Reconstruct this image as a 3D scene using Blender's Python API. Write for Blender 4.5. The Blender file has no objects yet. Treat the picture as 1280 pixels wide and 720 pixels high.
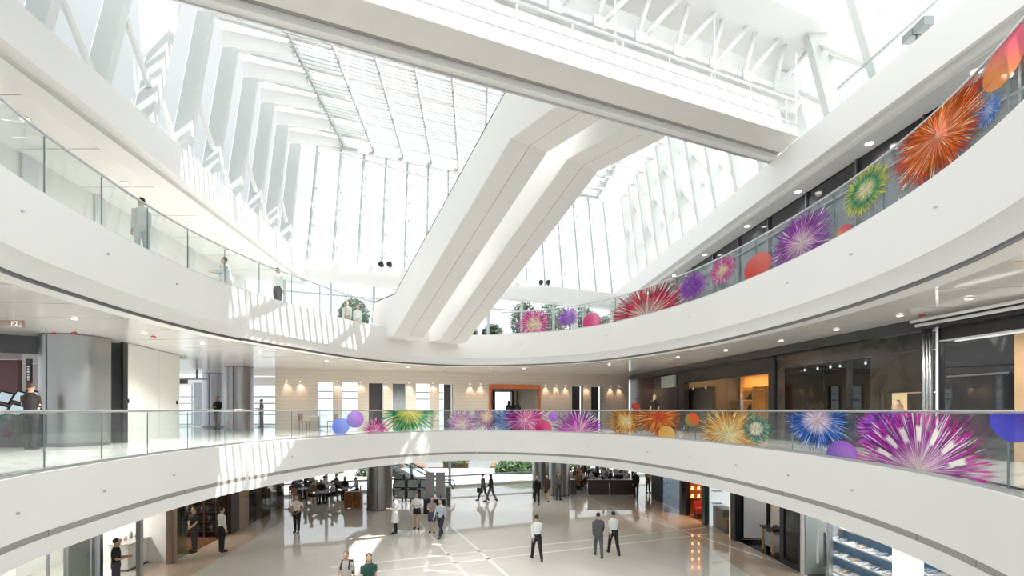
import bpy, bmesh, math, random
from mathutils import Vector, Matrix
random.seed(7)
SC = bpy.context.scene
COL = SC.collection
PI = math.pi
# ------------------------------------------------------------------ camera
CAMZ = 5.65          # eye height above the ground floor
F = 650.0            # focal length in pixels of the 1280 px wide frame
HY = 512.0           # image row of the horizon
cam_d = bpy.data.cameras.new('camera'); cam = bpy.data.objects.new('camera', cam_d); COL.objects.link(cam)
cam.location = (0, 0, CAMZ); cam.rotation_euler = (PI/2, 0, 0)
cam_d.sensor_width = 36.0; cam_d.lens = 36.0*F/1280.0
cam_d.shift_y = (HY-360.0)/1280.0
cam_d.clip_end = 2000
SC.camera = cam
# ------------------------------------------------------------------ sky and sun
W = bpy.data.worlds.new('sky'); SC.world = W; W.use_nodes = True
bg = W.node_tree.nodes['Background']
bg.inputs[0].default_value = (0.93, 0.965, 1.0, 1); bg.inputs[1].default_value = 1.2
sun_d = bpy.data.lights.new('sun', 'SUN'); sun = bpy.data.objects.new('sun', sun_d); COL.objects.link(sun)
sun_d.energy = 10.5; sun_d.angle = 0.006; sun_d.color = (1.0, 0.97, 0.92)
SUN = Vector((0.50, 0.10, 0.86)).normalized()
sun.rotation_euler = SUN.to_track_quat('Z', 'Y').to_euler(); sun.location = (20, 20, 40)
# ------------------------------------------------------------------ exposure
SC.view_settings.view_transform = 'Standard'; SC.view_settings.look = 'None'
SC.view_settings.exposure = 0.26; SC.view_settings.gamma = 1.0; SC.view_settings.use_curve_mapping = False
SC.cycles.use_denoising = True
SC.cycles.max_bounces = 10; SC.cycles.diffuse_bounces = 6; SC.cycles.glossy_bounces = 4
SC.cycles.transmission_bounces = 6; SC.cycles.transparent_max_bounces = 24
# ------------------------------------------------------------------ helpers
ORG = {}
def at(px, Y):
    return (px-640.0)/F*Y
def zat(py, Y):
    return CAMZ+(HY-py)/F*Y
def floor_pt(px, py, z=0.0):
    Y = F*(CAMZ-z)/(py-HY)
    return Vector((at(px, Y), Y, z))
def empty(name, loc, label=None, cat=None, group=None):
    o = bpy.data.objects.new(name, None); COL.objects.link(o); o.location = loc
    o.empty_display_size = 0.2
    ORG[o.name] = Vector(loc)
    if label: tag(o, label, cat, group)
    return o
def tag(o, label=None, cat=None, group=None, kind=None):
    if label: o['label'] = label
    if cat: o['category'] = cat
    if group: o['group'] = group
    if kind: o['kind'] = kind
    return o
def structure(o):
    o['kind'] = 'structure'; return o
class MB:
    def __init__(s): s.v = []; s.f = []; s.uv = None
    def quad(s, a, b, c, d):
        n = len(s.v); s.v += [tuple(a), tuple(b), tuple(c), tuple(d)]; s.f.append((n, n+1, n+2, n+3)); return s
    def hexa(s, p):      # 4 bottom points (counter-clockwise from above) then 4 top
        n = len(s.v); s.v += [tuple(q) for q in p]
        for f in ((3,2,1,0),(4,5,6,7),(0,1,5,4),(1,2,6,5),(2,3,7,6),(3,0,4,7)): s.f.append(tuple(n+i for i in f))
        return s
    def box(s, c, d, rz=0.0, M=None):
        x, y, z = [k/2.0 for k in d]
        pts = [(-x,-y,-z),(x,-y,-z),(x,y,-z),(-x,y,-z),(-x,-y,z),(x,-y,z),(x,y,z),(-x,y,z)]
        if M is None: M = Matrix.Rotation(rz, 3, 'Z')
        c = Vector(c)
        return s.hexa([M @ Vector(p)+c for p in pts])
    def wall(s, a, b, z0, z1, t, side=0.5):
        """upright slab from plan point a to b; thickness t, side = share of it left of a->b"""
        a = Vector((a[0], a[1], 0)); b = Vector((b[0], b[1], 0)); d = (b-a).normalized(); n = Vector((-d.y, d.x, 0))
        p = [a-n*t*(1-side), b-n*t*(1-side), b+n*t*side, a+n*t*side]
        return s.hexa([q+Vector((0,0,z0)) for q in p]+[q+Vector((0,0,z1)) for q in p])
    def prism(s, poly, z0, z1):
        n = len(s.v); k = len(poly)
        s.v += [(p[0], p[1], z0) for p in poly]+[(p[0], p[1], z1) for p in poly]
        s.f.append(tuple(n+i for i in reversed(range(k)))); s.f.append(tuple(n+k+i for i in range(k)))
        for i in range(k): j = (i+1) % k; s.f.append((n+i, n+j, n+k+j, n+k+i))
        return s
    def tube(s, p0, p1, r0, r1=None, n=8, cap=True):
        return s.chain([p0, p1], [r0, r0 if r1 is None else r1], n, cap)
    def chain(s, pts, rad, n=8, cap=True, closed=False):
        pts = [Vector(p) for p in pts]; base = len(s.v); m = len(pts)
        if not isinstance(rad, (list, tuple)): rad = [rad]*m
        pu = None
        for i, p in enumerate(pts):
            if closed: d = pts[(i+1) % m]-pts[i-1]
            else: d = pts[min(i+1, m-1)]-pts[max(i-1, 0)]
            d = d.normalized() if d.length > 1e-9 else Vector((0,0,1))
            if pu is None:
                u = d.orthogonal().normalized() if abs(d.z) > 0.9 else d.cross(Vector((0,0,1))).normalized()
            else:
                u = (pu-d*pu.dot(d)); u = u.normalized() if u.length > 1e-6 else d.orthogonal().normalized()
            pu = u; w = d.cross(u)
            for k in range(n):
                a = 2*PI*k/n; s.v.append(tuple(p+(u*math.cos(a)+w*math.sin(a))*rad[i]))
        for i in range(m if closed else m-1):
            for k in range(n):
                a = base+i*n; b = base+((i+1) % m)*n; k2 = (k+1) % n
                s.f.append((a+k, a+k2, b+k2, b+k))
        if cap and not closed:
            s.f.append(tuple(base+k for k in reversed(range(n)))); s.f.append(tuple(base+(m-1)*n+k for k in range(n)))
        return s
    def lathe(s, prof, c, n=24, ax=(1,1)):
        c = Vector(c); base = len(s.v)
        for r, z in prof:
            for k in range(n):
                a = 2*PI*k/n; s.v.append((c.x+r*math.cos(a)*ax[0], c.y+r*math.sin(a)*ax[1], c.z+z))
        for i in range(len(prof)-1):
            for k in range(n):
                k2 = (k+1) % n; s.f.append((base+i*n+k, base+i*n+k2, base+(i+1)*n+k2, base+(i+1)*n+k))
        s.f.append(tuple(base+k for k in reversed(range(n)))); e = base+(len(prof)-1)*n
        s.f.append(tuple(e+k for k in range(n)))
        return s
    def ball(s, c, r, n=10, m=7, M=None):
        if not isinstance(r, (list, tuple)): r = (r, r, r)
        base = len(s.v); c = Vector(c)
        for i in range(m+1):
            ph = PI*(0.02+0.96*i/m)
            for k in range(n):
                a = 2*PI*k/n; q = Vector((r[0]*math.sin(ph)*math.cos(a), r[1]*math.sin(ph)*math.sin(a), r[2]*math.cos(ph)))
                if M is not None: q = M @ q
                s.v.append(tuple(q+c))
        for i in range(m):
            for k in range(n):
                k2 = (k+1) % n; s.f.append((base+i*n+k, base+(i+1)*n+k, base+(i+1)*n+k2, base+i*n+k2))
        s.f.append(tuple(base+k for k in range(n))); s.f.append(tuple(base+m*n+k for k in reversed(range(n))))
        return s
    def mesh(s, name, off=None, smooth=False):
        me = bpy.data.meshes.new(name)
        v = s.v if off is None else [(a-off[0], b-off[1], c-off[2]) for a, b, c in s.v]
        me.from_pydata(v, [], s.f)
        if s.uv:
            l = me.uv_layers.new(name='UVMap')
            for i, lp in enumerate(me.loops): l.data[i].uv = s.uv[lp.vertex_index]
        me.update()
        if smooth:
            me.shade_smooth() if smooth is True else me.shade_smooth()
            if smooth == 'edge': me.set_sharp_from_angle(angle=0.7)
        return me
    def build(s, name, mat, parent=None, smooth=False):
        off = ORG[parent.name] if parent is not None else None
        o = bpy.data.objects.new(name, s.mesh(name, off, smooth)); COL.objects.link(o)
        if mat: o.data.materials.append(mat)
        if parent is not None: o.parent = parent; ORG[o.name] = off
        else: ORG[o.name] = Vector((0,0,0))
        return o
    def thing(s, name, mat, loc, label, cat, group=None, smooth=False):
        """a thing of one mesh with its origin at loc"""
        o = bpy.data.objects.new(name, s.mesh(name, loc, smooth)); COL.objects.link(o); o.location = loc
        if mat: o.data.materials.append(mat)
        ORG[o.name] = Vector(loc); tag(o, label, cat, group); return o
def copy_tree(o, parent=None):
    c = o.copy(); COL.objects.link(c); c.parent = parent
    ORG[c.name] = ORG.get(o.name)
    for ch in list(o.children): copy_tree(ch, c)
    return c
# ------------------------------------------------------------------ materials
MATS = {}
def mat(name, col, rough=0.5, metal=0.0, spec=0.5, var=0.0, vscale=3.0, bump=0.0, bscale=40.0, coat=0.0, emit=None, estr=0.0):
    if name in MATS: return MATS[name]
    m = bpy.data.materials.new(name); m.use_nodes = True; MATS[name] = m
    nt = m.node_tree; b = nt.nodes['Principled BSDF']
    b.inputs['Base Color'].default_value = (*col, 1); b.inputs['Roughness'].default_value = rough
    b.inputs['Metallic'].default_value = metal; b.inputs['Specular IOR Level'].default_value = spec
    if coat: b.inputs['Coat Weight'].default_value = coat; b.inputs['Coat Roughness'].default_value = 0.05
    tc = nt.nodes.new('ShaderNodeTexCoord')
    if var:
        n = nt.nodes.new('ShaderNodeTexNoise'); n.inputs['Scale'].default_value = vscale; n.inputs['Detail'].default_value = 4
        nt.links.new(tc.outputs['Object'], n.inputs['Vector'])
        r = nt.nodes.new('ShaderNodeMapRange'); r.inputs[1].default_value = 0.3; r.inputs[2].default_value = 0.7
        r.inputs[3].default_value = 1-var; r.inputs[4].default_value = 1+var*0.4
        nt.links.new(n.outputs['Fac'], r.inputs[0])
        x = nt.nodes.new('ShaderNodeVectorMath'); x.operation = 'SCALE'; x.inputs[0].default_value = col
        nt.links.new(r.outputs[0], x.inputs['Scale']); nt.links.new(x.outputs[0], b.inputs['Base Color'])
    if bump:
        n = nt.nodes.new('ShaderNodeTexNoise'); n.inputs['Scale'].default_value = bscale; n.inputs['Detail'].default_value = 3
        nt.links.new(tc.outputs['Object'], n.inputs['Vector'])
        bp = nt.nodes.new('ShaderNodeBump'); bp.inputs['Strength'].default_value = bump; bp.inputs['Distance'].default_value = 0.02
        nt.links.new(n.outputs['Fac'], bp.inputs['Height']); nt.links.new(bp.outputs[0], b.inputs['Normal'])
    if emit:
        b.inputs['Emission Color'].default_value = (*emit, 1); b.inputs['Emission Strength'].default_value = estr
    return m
def glass(name, tint=(0.93, 0.97, 0.96), refl=1.0, rough=0.0, ior=1.5, film=0.0, filmcol=(0.6, 0.68, 0.68)):
    """thin pane: tinted see-through with Fresnel mirror reflection, optional milky film"""
    if name in MATS: return MATS[name]
    m = bpy.data.materials.new(name); m.use_nodes = True; MATS[name] = m
    nt = m.node_tree; nt.nodes.clear(); N = nt.nodes.new; L = nt.links.new
    out = N('ShaderNodeOutputMaterial'); tr = N('ShaderNodeBsdfTransparent'); gl = N('ShaderNodeBsdfGlossy')
    tr.inputs[0].default_value = (*tint, 1); gl.inputs['Roughness'].default_value = rough
    lw = N('ShaderNodeLayerWeight'); lw.inputs[0].default_value = 0.5      # Schlick reflectance of a thin pane
    pw = N('ShaderNodeMath'); pw.operation = 'POWER'; pw.inputs[1].default_value = 5.0; L(lw.outputs['Facing'], pw.inputs[0])
    mu = N('ShaderNodeMath'); mu.operation = 'MULTIPLY_ADD'; mu.inputs[1].default_value = 0.9*refl; mu.inputs[2].default_value = 0.045*refl; mu.use_clamp = True
    mx = N('ShaderNodeMixShader'); L(pw.outputs[0], mu.inputs[0]); L(mu.outputs[0], mx.inputs[0])
    src = tr
    if film:
        df = N('ShaderNodeBsdfDiffuse'); df.inputs[0].default_value = (*filmcol, 1)
        tn = N('ShaderNodeTexCoord'); ns = N('ShaderNodeTexNoise'); ns.inputs['Scale'].default_value = 0.6
        L(tn.outputs['Object'], ns.inputs['Vector'])
        m2 = N('ShaderNodeMath'); m2.operation = 'MULTIPLY'; m2.inputs[1].default_value = film*2
        L(ns.outputs['Fac'], m2.inputs[0])
        mf = N('ShaderNodeMixShader'); L(m2.outputs[0], mf.inputs[0]); L(tr.outputs[0], mf.inputs[1]); L(df.outputs[0], mf.inputs[2]); src = mf
    L(src.outputs[0], mx.inputs[1]); L(gl.outputs[0], mx.inputs[2]); L(mx.outputs[0], out.inputs['Surface'])
    return m
def frosted(name, col, t=0.85):
    if name in MATS: return MATS[name]
    m = bpy.data.materials.new(name); m.use_nodes = True; MATS[name] = m
    nt = m.node_tree; nt.nodes.clear(); N = nt.nodes.new; L = nt.links.new
    out = N('ShaderNodeOutputMaterial'); a = N('ShaderNodeBsdfTranslucent'); b = N('ShaderNodeBsdfDiffuse'); x = N('ShaderNodeMixShader')
    tc = N('ShaderNodeTexCoord'); n = N('ShaderNodeTexNoise'); n.inputs['Scale'].default_value = 2.0
    r = N('ShaderNodeMapRange'); r.inputs[3].default_value = t-0.04; r.inputs[4].default_value = t+0.04
    L(tc.outputs['Object'], n.inputs['Vector']); L(n.outputs['Fac'], r.inputs[0]); L(r.outputs[0], x.inputs[0])
    a.inputs[0].default_value = (*col, 1); b.inputs[0].default_value = (*col, 1)
    L(b.outputs[0], x.inputs[1]); L(a.outputs[0], x.inputs[2]); L(x.outputs[0], out.inputs['Surface'])
    return m
WHITE = mat('white_paint', (0.87, 0.87, 0.855), 0.45, var=0.015, vscale=0.7)
WHITE2 = mat('white_cladding', (0.86, 0.86, 0.85), 0.35, var=0.01)
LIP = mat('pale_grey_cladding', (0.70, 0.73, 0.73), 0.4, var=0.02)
SOFFIT = mat('gloss_cream_soffit', (0.89, 0.875, 0.85), 0.07, spec=0.5, var=0.02, vscale=0.5)
SOFFIT2 = mat('matt_cream_soffit', (0.86, 0.845, 0.815), 0.5, var=0.02)
STEEL = mat('brushed_steel', (0.62, 0.64, 0.65), 0.28, metal=1.0, var=0.05, vscale=8)
DKSTEEL = mat('dark_satin_metal', (0.20, 0.20, 0.205), 0.35, metal=0.85, var=0.06)
BLACK = mat('black_panel', (0.012, 0.012, 0.014), 0.25, var=0.1)
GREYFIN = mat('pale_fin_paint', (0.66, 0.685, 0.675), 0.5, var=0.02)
MULL = mat('mullion_grey', (0.50, 0.55, 0.57), 0.4, metal=0.2, var=0.02)
GLASS = glass('clear_glass', (0.96, 0.98, 0.98), 0.9)
RAILGLASS = glass('balustrade_glass', (0.93, 0.965, 0.96), 0.8, film=0.04, filmcol=(0.62, 0.70, 0.70))
DARKGLASS = glass('tinted_shop_glass', (0.30, 0.33, 0.35), 1.2)
FROST = frosted('frosted_roof_screen', (0.48, 0.50, 0.50))  # frosting chosen so the unseen near roof throws no sun patches
FROSTW = frosted('fritted_wall_glass', (0.66, 0.68, 0.68))
# ------------------------------------------------------------------ levels
G = 0.0
Z2 = CAMZ-1.04; Z2B = CAMZ-2.45          # middle gallery floor and fascia bottom
Z3 = CAMZ+3.60; Z3B = CAMZ+2.10          # upper gallery
Z4B = CAMZ+6.70; Z4 = CAMZ+7.80          # top gallery beam
ZR = CAMZ+15.2                            # louvred roof
AX = -0.07                                # the hall's long axis drifts left going away
EX = 0.45                                 # cross direction of bridge and end wall
def U(u, Y): return Vector((u+AX*Y, Y, 0))
# ------------------------------------------------------------------ the void's outline
KP = [(-7.48,7.6),(-7.8,8.7),(-8.23,11.7),(-8.27,14.2),(-7.92,16.7),(-7.35,18.6),(-6.75,20.7),(-5.6,22.9),(-3.6,24.6),(-1.2,25.15),
      (1.98,23.95),(4.07,21.9),(5.75,18.2),(6.45,15.2),(6.82,11.64),(6.64,8.6),(5.98,6.08),(4.6,3.2),(2.4,0.6),(-0.6,-0.9),(-3.6,0.3),(-6.0,3.6)]
def catmull(P, n):
    out = []; m = len(P)
    for i in range(m):
        p0, p1, p2, p3 = [Vector(P[(i+k-1) % m]+(0,)) for k in range(4)]
        for j in range(n):
            t = j/n
            out.append(0.5*((2*p1)+(p2-p0)*t+(2*p0-5*p1+4*p2-p3)*t*t+(3*p1-p0-3*p2+p3)*t**3))
    return out
_raw = catmull(KP, 12)
for _ in range(30):   # relax the survey points
    _raw = [(_raw[i-1]+_raw[i]*2+_raw[(i+1) % len(_raw)])/4 for i in range(len(_raw))]
_cum = [0.0]
for i in range(len(_raw)): _cum.append(_cum[-1]+(_raw[(i+1) % len(_raw)]-_raw[i]).length)
LEN = _cum[-1]
def outp(s):
    s = s % LEN
    lo, hi = 0, len(_raw)
    while hi-lo > 1:
        m = (lo+hi)//2
        if _cum[m] <= s: lo = m
        else: hi = m
    a = _raw[lo]; b = _raw[(lo+1) % len(_raw)]; t = (s-_cum[lo])/max(1e-9, _cum[lo+1]-_cum[lo])
    return a.lerp(b, t)
def outn(s):            # points away from the void
    d = (outp(s+0.15)-outp(s-0.15)).normalized()
    return Vector((-d.y, d.x, 0))
NS = 220
OUT = [outp(LEN*i/NS) for i in range(NS)]
OUN = [outn(LEN*i/NS) for i in range(NS)]
def s_of_px(px):
    best = None
    for i in range(1600):
        s = LEN*i/1600; p = outp(s)
        if p.y < 4.5: continue
        d = abs(640+F*p.x/p.y-px)
        if best is None or d < best[0]: best = (d, s)
    return best[1]
def sweep(prof, s0=None, s1=None, n=None, jog=None):
    """ring swept round the void; prof = [(out, z)...]"""
    mb = MB(); k = len(prof)
    if s0 is None:
        ss = [LEN*i/NS for i in range(NS)]; closed = True
        if jog: ss = sorted([q for q in ss if abs(q-SJ) > 0.08]+[SJ-0.003, SJ+0.003])
    else:
        n = n or max(2, int((s1-s0)/0.35)); ss = [s0+(s1-s0)*i/n for i in range(n+1)]; closed = False
    for s in ss:
        p = outp(s); nn = outn(s); j = jog(s) if jog else 0.0
        for o, z in prof: mb.v.append((p.x+nn.x*(o+j), p.y+nn.y*(o+j), z))
    m = len(ss)
    for i in range(m if closed else m-1):
        a = i*k; b = ((i+1) % m)*k
        for q in range(k): q2 = (q+1) % k; mb.f.append((a+q, b+q, b+q2, a+q2))
    if not closed:
        mb.f.append(tuple(range(k))); mb.f.append(tuple((m-1)*k+q for q in reversed(range(k))))
    return mb
def holed(outer, off, z, up=True):
    bm = bmesh.new(); ed = []
    for loop in ([Vector((x, y, z)) for x, y in outer], [Vector((p.x+n.x*off, p.y+n.y*off, z)) for p, n in zip(OUT, OUN)]):
        vs = [bm.verts.new(p) for p in loop]
        for i in range(len(vs)): ed.append(bm.edges.new((vs[i], vs[(i+1) % len(vs)])))
    bmesh.ops.triangle_fill(bm, use_beauty=True, edges=ed)
    mb = MB()
    bm.verts.ensure_lookup_table(); bm.verts.index_update(); mb.v = [tuple(v.co) for v in bm.verts]
    for f in bm.faces:
        f.normal_update(); ids = [v.index for v in f.verts]
        if (f.normal.z > 0) != up: ids.reverse()
        mb.f.append(tuple(ids))
    bm.free(); return mb
def back2(X): return 39.8+0.42*X           # end facade of the two lower storeys
def back3(X): return 32.4+EX*X             # leaning end wall of the upper hall
SJ = s_of_px(308)
# ------------------------------------------------------------------ polished stone floor
def stone_floor():
    m = bpy.data.materials.new('polished_stone'); m.use_nodes = True; nt = m.node_tree; N = nt.nodes.new; L = nt.links.new
    b = nt.nodes['Principled BSDF']; tc = N('ShaderNodeTexCoord')
    mp = N('ShaderNodeMapping'); mp.inputs['Rotation'].default_value = (0, 0, -0.36); L(tc.outputs['Object'], mp.inputs['Vector'])
    br = N('ShaderNodeTexBrick'); br.offset = 0.0; br.inputs['Scale'].default_value = 1.0
    br.inputs['Brick Width'].default_value = 1.2; br.inputs['Row Height'].default_value = 1.2; br.inputs['Mortar Size'].default_value = 0.004
    br.inputs['Color1'].default_value = (0.765, 0.735, 0.685, 1); br.inputs['Color2'].default_value = (0.74, 0.71, 0.66, 1); br.inputs['Mortar'].default_value = (0.66, 0.63, 0.58, 1)
    L(mp.outputs[0], br.inputs['Vector'])
    n = N('ShaderNodeTexNoise'); n.inputs['Scale'].default_value = 1.3; n.inputs['Detail'].default_value = 6; L(tc.outputs['Object'], n.inputs['Vector'])
    mx = N('ShaderNodeMix'); mx.data_type = 'RGBA'; mx.blend_type = 'MULTIPLY'; mx.inputs[0].default_value = 0.12
    L(br.outputs[0], mx.inputs[6]); L(n.outputs['Color'], mx.inputs[7]); L(mx.outputs[2], b.inputs['Base Color'])
    b.inputs['Roughness'].default_value = 0.045; b.inputs['Specular IOR Level'].default_value = 0.65
    return m
STONE = stone_floor()
WARMREFL = mat('warm_reflection_stone', (0.62, 0.50, 0.40), 0.06, spec=0.65, var=0.08, vscale=2)  # warm reflection of the shops, put into the floor colour
INLAY = mat('white_inlay_stone', (0.92, 0.91, 0.88), 0.1, spec=0.6, var=0.03)
fl = MB(); fl.box((0, 20, -0.15), (60, 60, 0.3)); FLOOR = structure(fl.build('floor', STONE))
def strip(p0, d, l, w=0.13):
    a = Vector(p0); d = Vector(d).normalized(); n = Vector((-d.y, d.x, 0))*w/2; b = a+d*l
    MB().hexa([a-n, b-n, b+n, a+n]+[q+Vector((0,0,0.004)) for q in (a-n, b-n, b+n, a+n)]).build('inlay_strip', INLAY, FLOOR)
dA = (-0.37, 1, 0); dB = (1, 0.40, 0)
for px, py in ((569.5,662.7),(545.5,677.3),(797,644.7)):
    q = floor_pt(px, py); strip((q.x, q.y, 0), dA, 14 if px < 700 else 0.1); strip((q.x, q.y, 0), (0.37,-1,0), 12)
for px, py in ((640,685),(640,695.4)):
    q = floor_pt(px, py); strip((q.x, q.y, 0), dB, 10); strip((q.x, q.y, 0), (-1,-0.40,0), 7)
for px, py, d, l in ((797,644.7,dA,9),(779,651.6,(-0.08,1,0),8)):
    q = floor_pt(px, py); strip((q.x, q.y, 0), d, l)
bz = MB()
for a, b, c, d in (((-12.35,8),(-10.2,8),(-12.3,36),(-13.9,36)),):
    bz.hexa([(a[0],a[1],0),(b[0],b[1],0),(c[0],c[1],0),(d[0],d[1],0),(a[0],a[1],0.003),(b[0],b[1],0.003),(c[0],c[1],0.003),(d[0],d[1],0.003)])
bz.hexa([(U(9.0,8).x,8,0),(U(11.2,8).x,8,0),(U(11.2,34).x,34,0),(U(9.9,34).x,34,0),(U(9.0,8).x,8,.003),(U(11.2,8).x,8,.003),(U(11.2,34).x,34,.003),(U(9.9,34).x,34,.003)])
bz.build('shop_reflection_strip', WARMREFL, FLOOR)  # thin floor strips painted with the shopfronts' warm reflection
# ------------------------------------------------------------------ gallery slabs
OUTER2 = [(-24,-7),(20,-7),(20,back2(20)-0.3),(-24,back2(-24)-0.3)]
def jog(s):
    """the fascia steps proud by a hand's width beyond the expansion joint"""
    d = s-SJ
    return -0.12*(1-min(1.0, d/(LEN*0.22))**2) if 0 < d < LEN*0.22 else 0.0
P2FLOOR = mat('gallery_floor_stone', (0.82, 0.80, 0.77), 0.07, spec=0.6, var=0.04)
structure(holed(OUTER2, 0.05, Z2).build('floor_middle', P2FLOOR))
structure(holed(OUTER2, 0.05, Z2B+0.12, False).build('ceiling_ground', SOFFIT2))
FASC2 = structure(sweep([(0.0, Z2+0.0), (0.0, Z2B+0.42), (0.05, Z2B+0.42), (0.05, Z2B+0.31), (0.0, Z2B+0.31), (0.04, Z2B), (0.5, Z2B), (0.5, Z2)], jog=jog).build('trim_1', WHITE, None, 'edge'))
structure(holed(OUTER2, 0.05, Z3).build('floor_upper', P2FLOOR))
structure(holed(OUTER2, 0.30, Z3B+0.02, False).build('ceiling_middle', SOFFIT))
FASC3 = structure(sweep([(0.0, Z3), (0.0, Z3B+0.37), (0.02, Z3B+0.36), (0.17, Z3B+0.06), (0.17, Z3B), (0.6, Z3B), (0.6, Z3)], jog=jog).build('trim_2', WHITE, None, 'edge'))
sweep([(0.155, Z3B+0.06), (0.164, Z3B+0.02), (0.164, Z3B-0.006), (0.195, Z3B-0.006), (0.195, Z3B+0.05)], jog=jog).build('shadow_groove', DKSTEEL, FASC3)
# soffit seams of the gloss panels
seam = mat('seam_grey', (0.42, 0.42, 0.40), 0.5, var=0.05)
k = 0
for i in range(40):
    s = LEN*i/40; p = outp(s); n = outn(s)
    if p.y < 4: continue
    a = p+n*0.32; b = p+n*3.4
    d = (b-a).normalized(); t = Vector((-d.y, d.x, 0))*0.006; z = Vector((0,0,Z3B+0.012)); dz = Vector((0,0,0.012))
    MB().hexa([a-t+z, b-t+z, b+t+z, a+t+z, a-t+z+dz, b-t+z+dz, b+t+z+dz, a+t+z+dz]).build('soffit_joint', seam, bpy.data.objects['ceiling_middle'])
# vent grille round the lower fascia, one piece per metre and a half
def grille_mat():
    m = bpy.data.materials.new('vent_grille'); m.use_nodes = True; nt = m.node_tree; N = nt.nodes.new; L = nt.links.new
    b = nt.nodes['Principled BSDF']; b.inputs['Roughness'].default_value = 0.5
    tc = N('ShaderNodeTexCoord'); ck = N('ShaderNodeTexChecker'); ck.inputs['Scale'].default_value = 60
    L(tc.outputs['UV'], ck.inputs['Vector']); ck.inputs['Color1'].default_value = (0.42,0.41,0.38,1); ck.inputs['Color2'].default_value = (0.24,0.235,0.22,1)
    L(ck.outputs['Color'], b.inputs['Base Color']); return m
GRILLE = grille_mat()
ng = 44
for i in range(ng):
    s0 = LEN*i/ng+0.012; s1 = LEN*(i+1)/ng-0.012
    if outp(s0).y < 3: continue
    for sa, sb in ([(s0, SJ-0.02), (SJ+0.02, s1)] if s0 < SJ < s1 else [(s0, s1)]):
        mb = sweep([(0.004, Z2B+0.315), (0.004, Z2B+0.415), (0.06, Z2B+0.415), (0.06, Z2B+0.315)], sa, sb, jog=jog)
        mb.uv = [(v[0]*0.5+v[1]*0.5, v[2]) for v in mb.v]
        mb.build('vent_grille', GRILLE, FASC2)
# small fixing studs on both fasciae
def studs(par, z, px_list):
    for px in px_list:
        s = s_of_px(px); p = outp(s)+outn(s)*jog(s); n = outn(s)
        MB().tube((p.x+n.x*0.01, p.y+n.y*0.01, z), (p.x-n.x*0.04, p.y-n.y*0.04, z), 0.022, n=8).build('fixing_stud', STEEL, par)
studs(FASC2, Z2B+0.85, [20, 130, 217, 290, 361, 465, 520, 590, 650, 735, 810, 862, 920, 986, 1067])
studs(FASC3, Z3B+1.0, [26, 135, 220, 303, 650, 760, 862, 985, 1065, 1170])
# ------------------------------------------------------------------ glass balustrades round the void
NP = 42
JOINT = mat('glass_edge_green', (0.12,0.17,0.17), 0.3, var=0.05)
def balustrade(name, z, label, h=1.02, cuts=()):
    root = empty(name, (0, 0, z)); tag(root, label, 'balustrade')
    for i in range(NP):
        s0 = LEN*i/NP+0.006; s1 = LEN*(i+1)/NP-0.006
        pm = outp((s0+s1)/2)
        if pm.y < 2.0: continue
        px = 640+F*pm.x/max(1, pm.y)
        if any(a < px < b for a, b in cuts): continue
        sweep([(0.10, z-0.05), (0.10, z+h), (0.122, z+h), (0.122, z-0.05)], s0, s1, jog=None).build('glass_panel', RAILGLASS, root)
        p = outp(s0-0.006); n = outn(s0)
        MB().box((p.x+n.x*0.111, p.y+n.y*0.111, z+h/2-0.02), (0.008, 0.024, h), math.atan2(n.y, n.x)+PI/2).build('glass_joint', JOINT, root)
    if cuts:
        spans = [(s_of_px(-400), s_of_px(cuts[0][0]-12)), (s_of_px(cuts[-1][1]+14), s_of_px(1700))]
    else:
        spans = [(s_of_px(-400), s_of_px(1700))]
    for a, b in spans:
        if b < a: b += LEN
        n = int((b-a)/0.3)
        pts = []
        for i in range(n+1):
            s = a+(b-a)*i/n; p = outp(s)+outn(s)*0.111; pts.append((p.x, p.y, z+h+0.02))
        MB().chain(pts, 0.026, 8).build('handrail', STEEL, root, True)
        sweep([(0.06, z-0.01), (0.06, z+0.05), (0.16, z+0.05), (0.16, z-0.01)], a, b).build('base_channel', STEEL, root)
    return root
BAL2 = balustrade('glass_balustrade', Z2, 'frameless glass balustrade with firework prints along the middle gallery edge', 0.99)
BAL3 = balustrade('glass_balustrade', Z3, 'frameless glass balustrade with firework prints along the upper gallery edge', 1.05, cuts=[(482, 612)])
# ------------------------------------------------------------------ printed film on the glass
def nd(nt, kind, **kw):
    n = nt.nodes.new(kind)
    for k, v in kw.items():
        if k == 'op': n.operation = v
        elif k == 'clamp': n.use_clamp = v
    return n
def mth(nt, op, a, b=None, c=None, clamp=False):
    n = nt.nodes.new('ShaderNodeMath'); n.operation = op; n.use_clamp = clamp
    for i, x in enumerate((a, b, c)):
        if x is None: continue
        if hasattr(x, 'is_linked'): nt.links.new(x, n.inputs[i])
        else: n.inputs[i].default_value = x
    return n.outputs[0]
def sstep(nt, x, lo, hi):
    n = nt.nodes.new('ShaderNodeMapRange'); n.interpolation_type = 'SMOOTHSTEP'
    for i, q in ((0, x), (1, lo), (2, hi)):
        if hasattr(q, 'is_linked'): nt.links.new(q, n.inputs[i])
        else: n.inputs[i].default_value = q
    return n.outputs[0]
def film_out(nt, colsock, alpha):
    N = nt.nodes.new; L = nt.links.new
    out = N('ShaderNodeOutputMaterial'); tr = N('ShaderNodeBsdfTransparent'); df = N('ShaderNodeBsdfDiffuse'); tl = N('ShaderNodeBsdfTranslucent')
    m1 = N('ShaderNodeMixShader'); m1.inputs[0].default_value = 0.35; L(df.outputs[0], m1.inputs[1]); L(tl.outputs[0], m1.inputs[2])
    L(colsock, df.inputs[0]); L(colsock, tl.inputs[0])
    m2 = N('ShaderNodeMixShader'); L(alpha, m2.inputs[0]); L(tr.outputs[0], m2.inputs[1]); L(m1.outputs[0], m2.inputs[2]); L(m2.outputs[0], out.inputs['Surface'])
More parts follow.
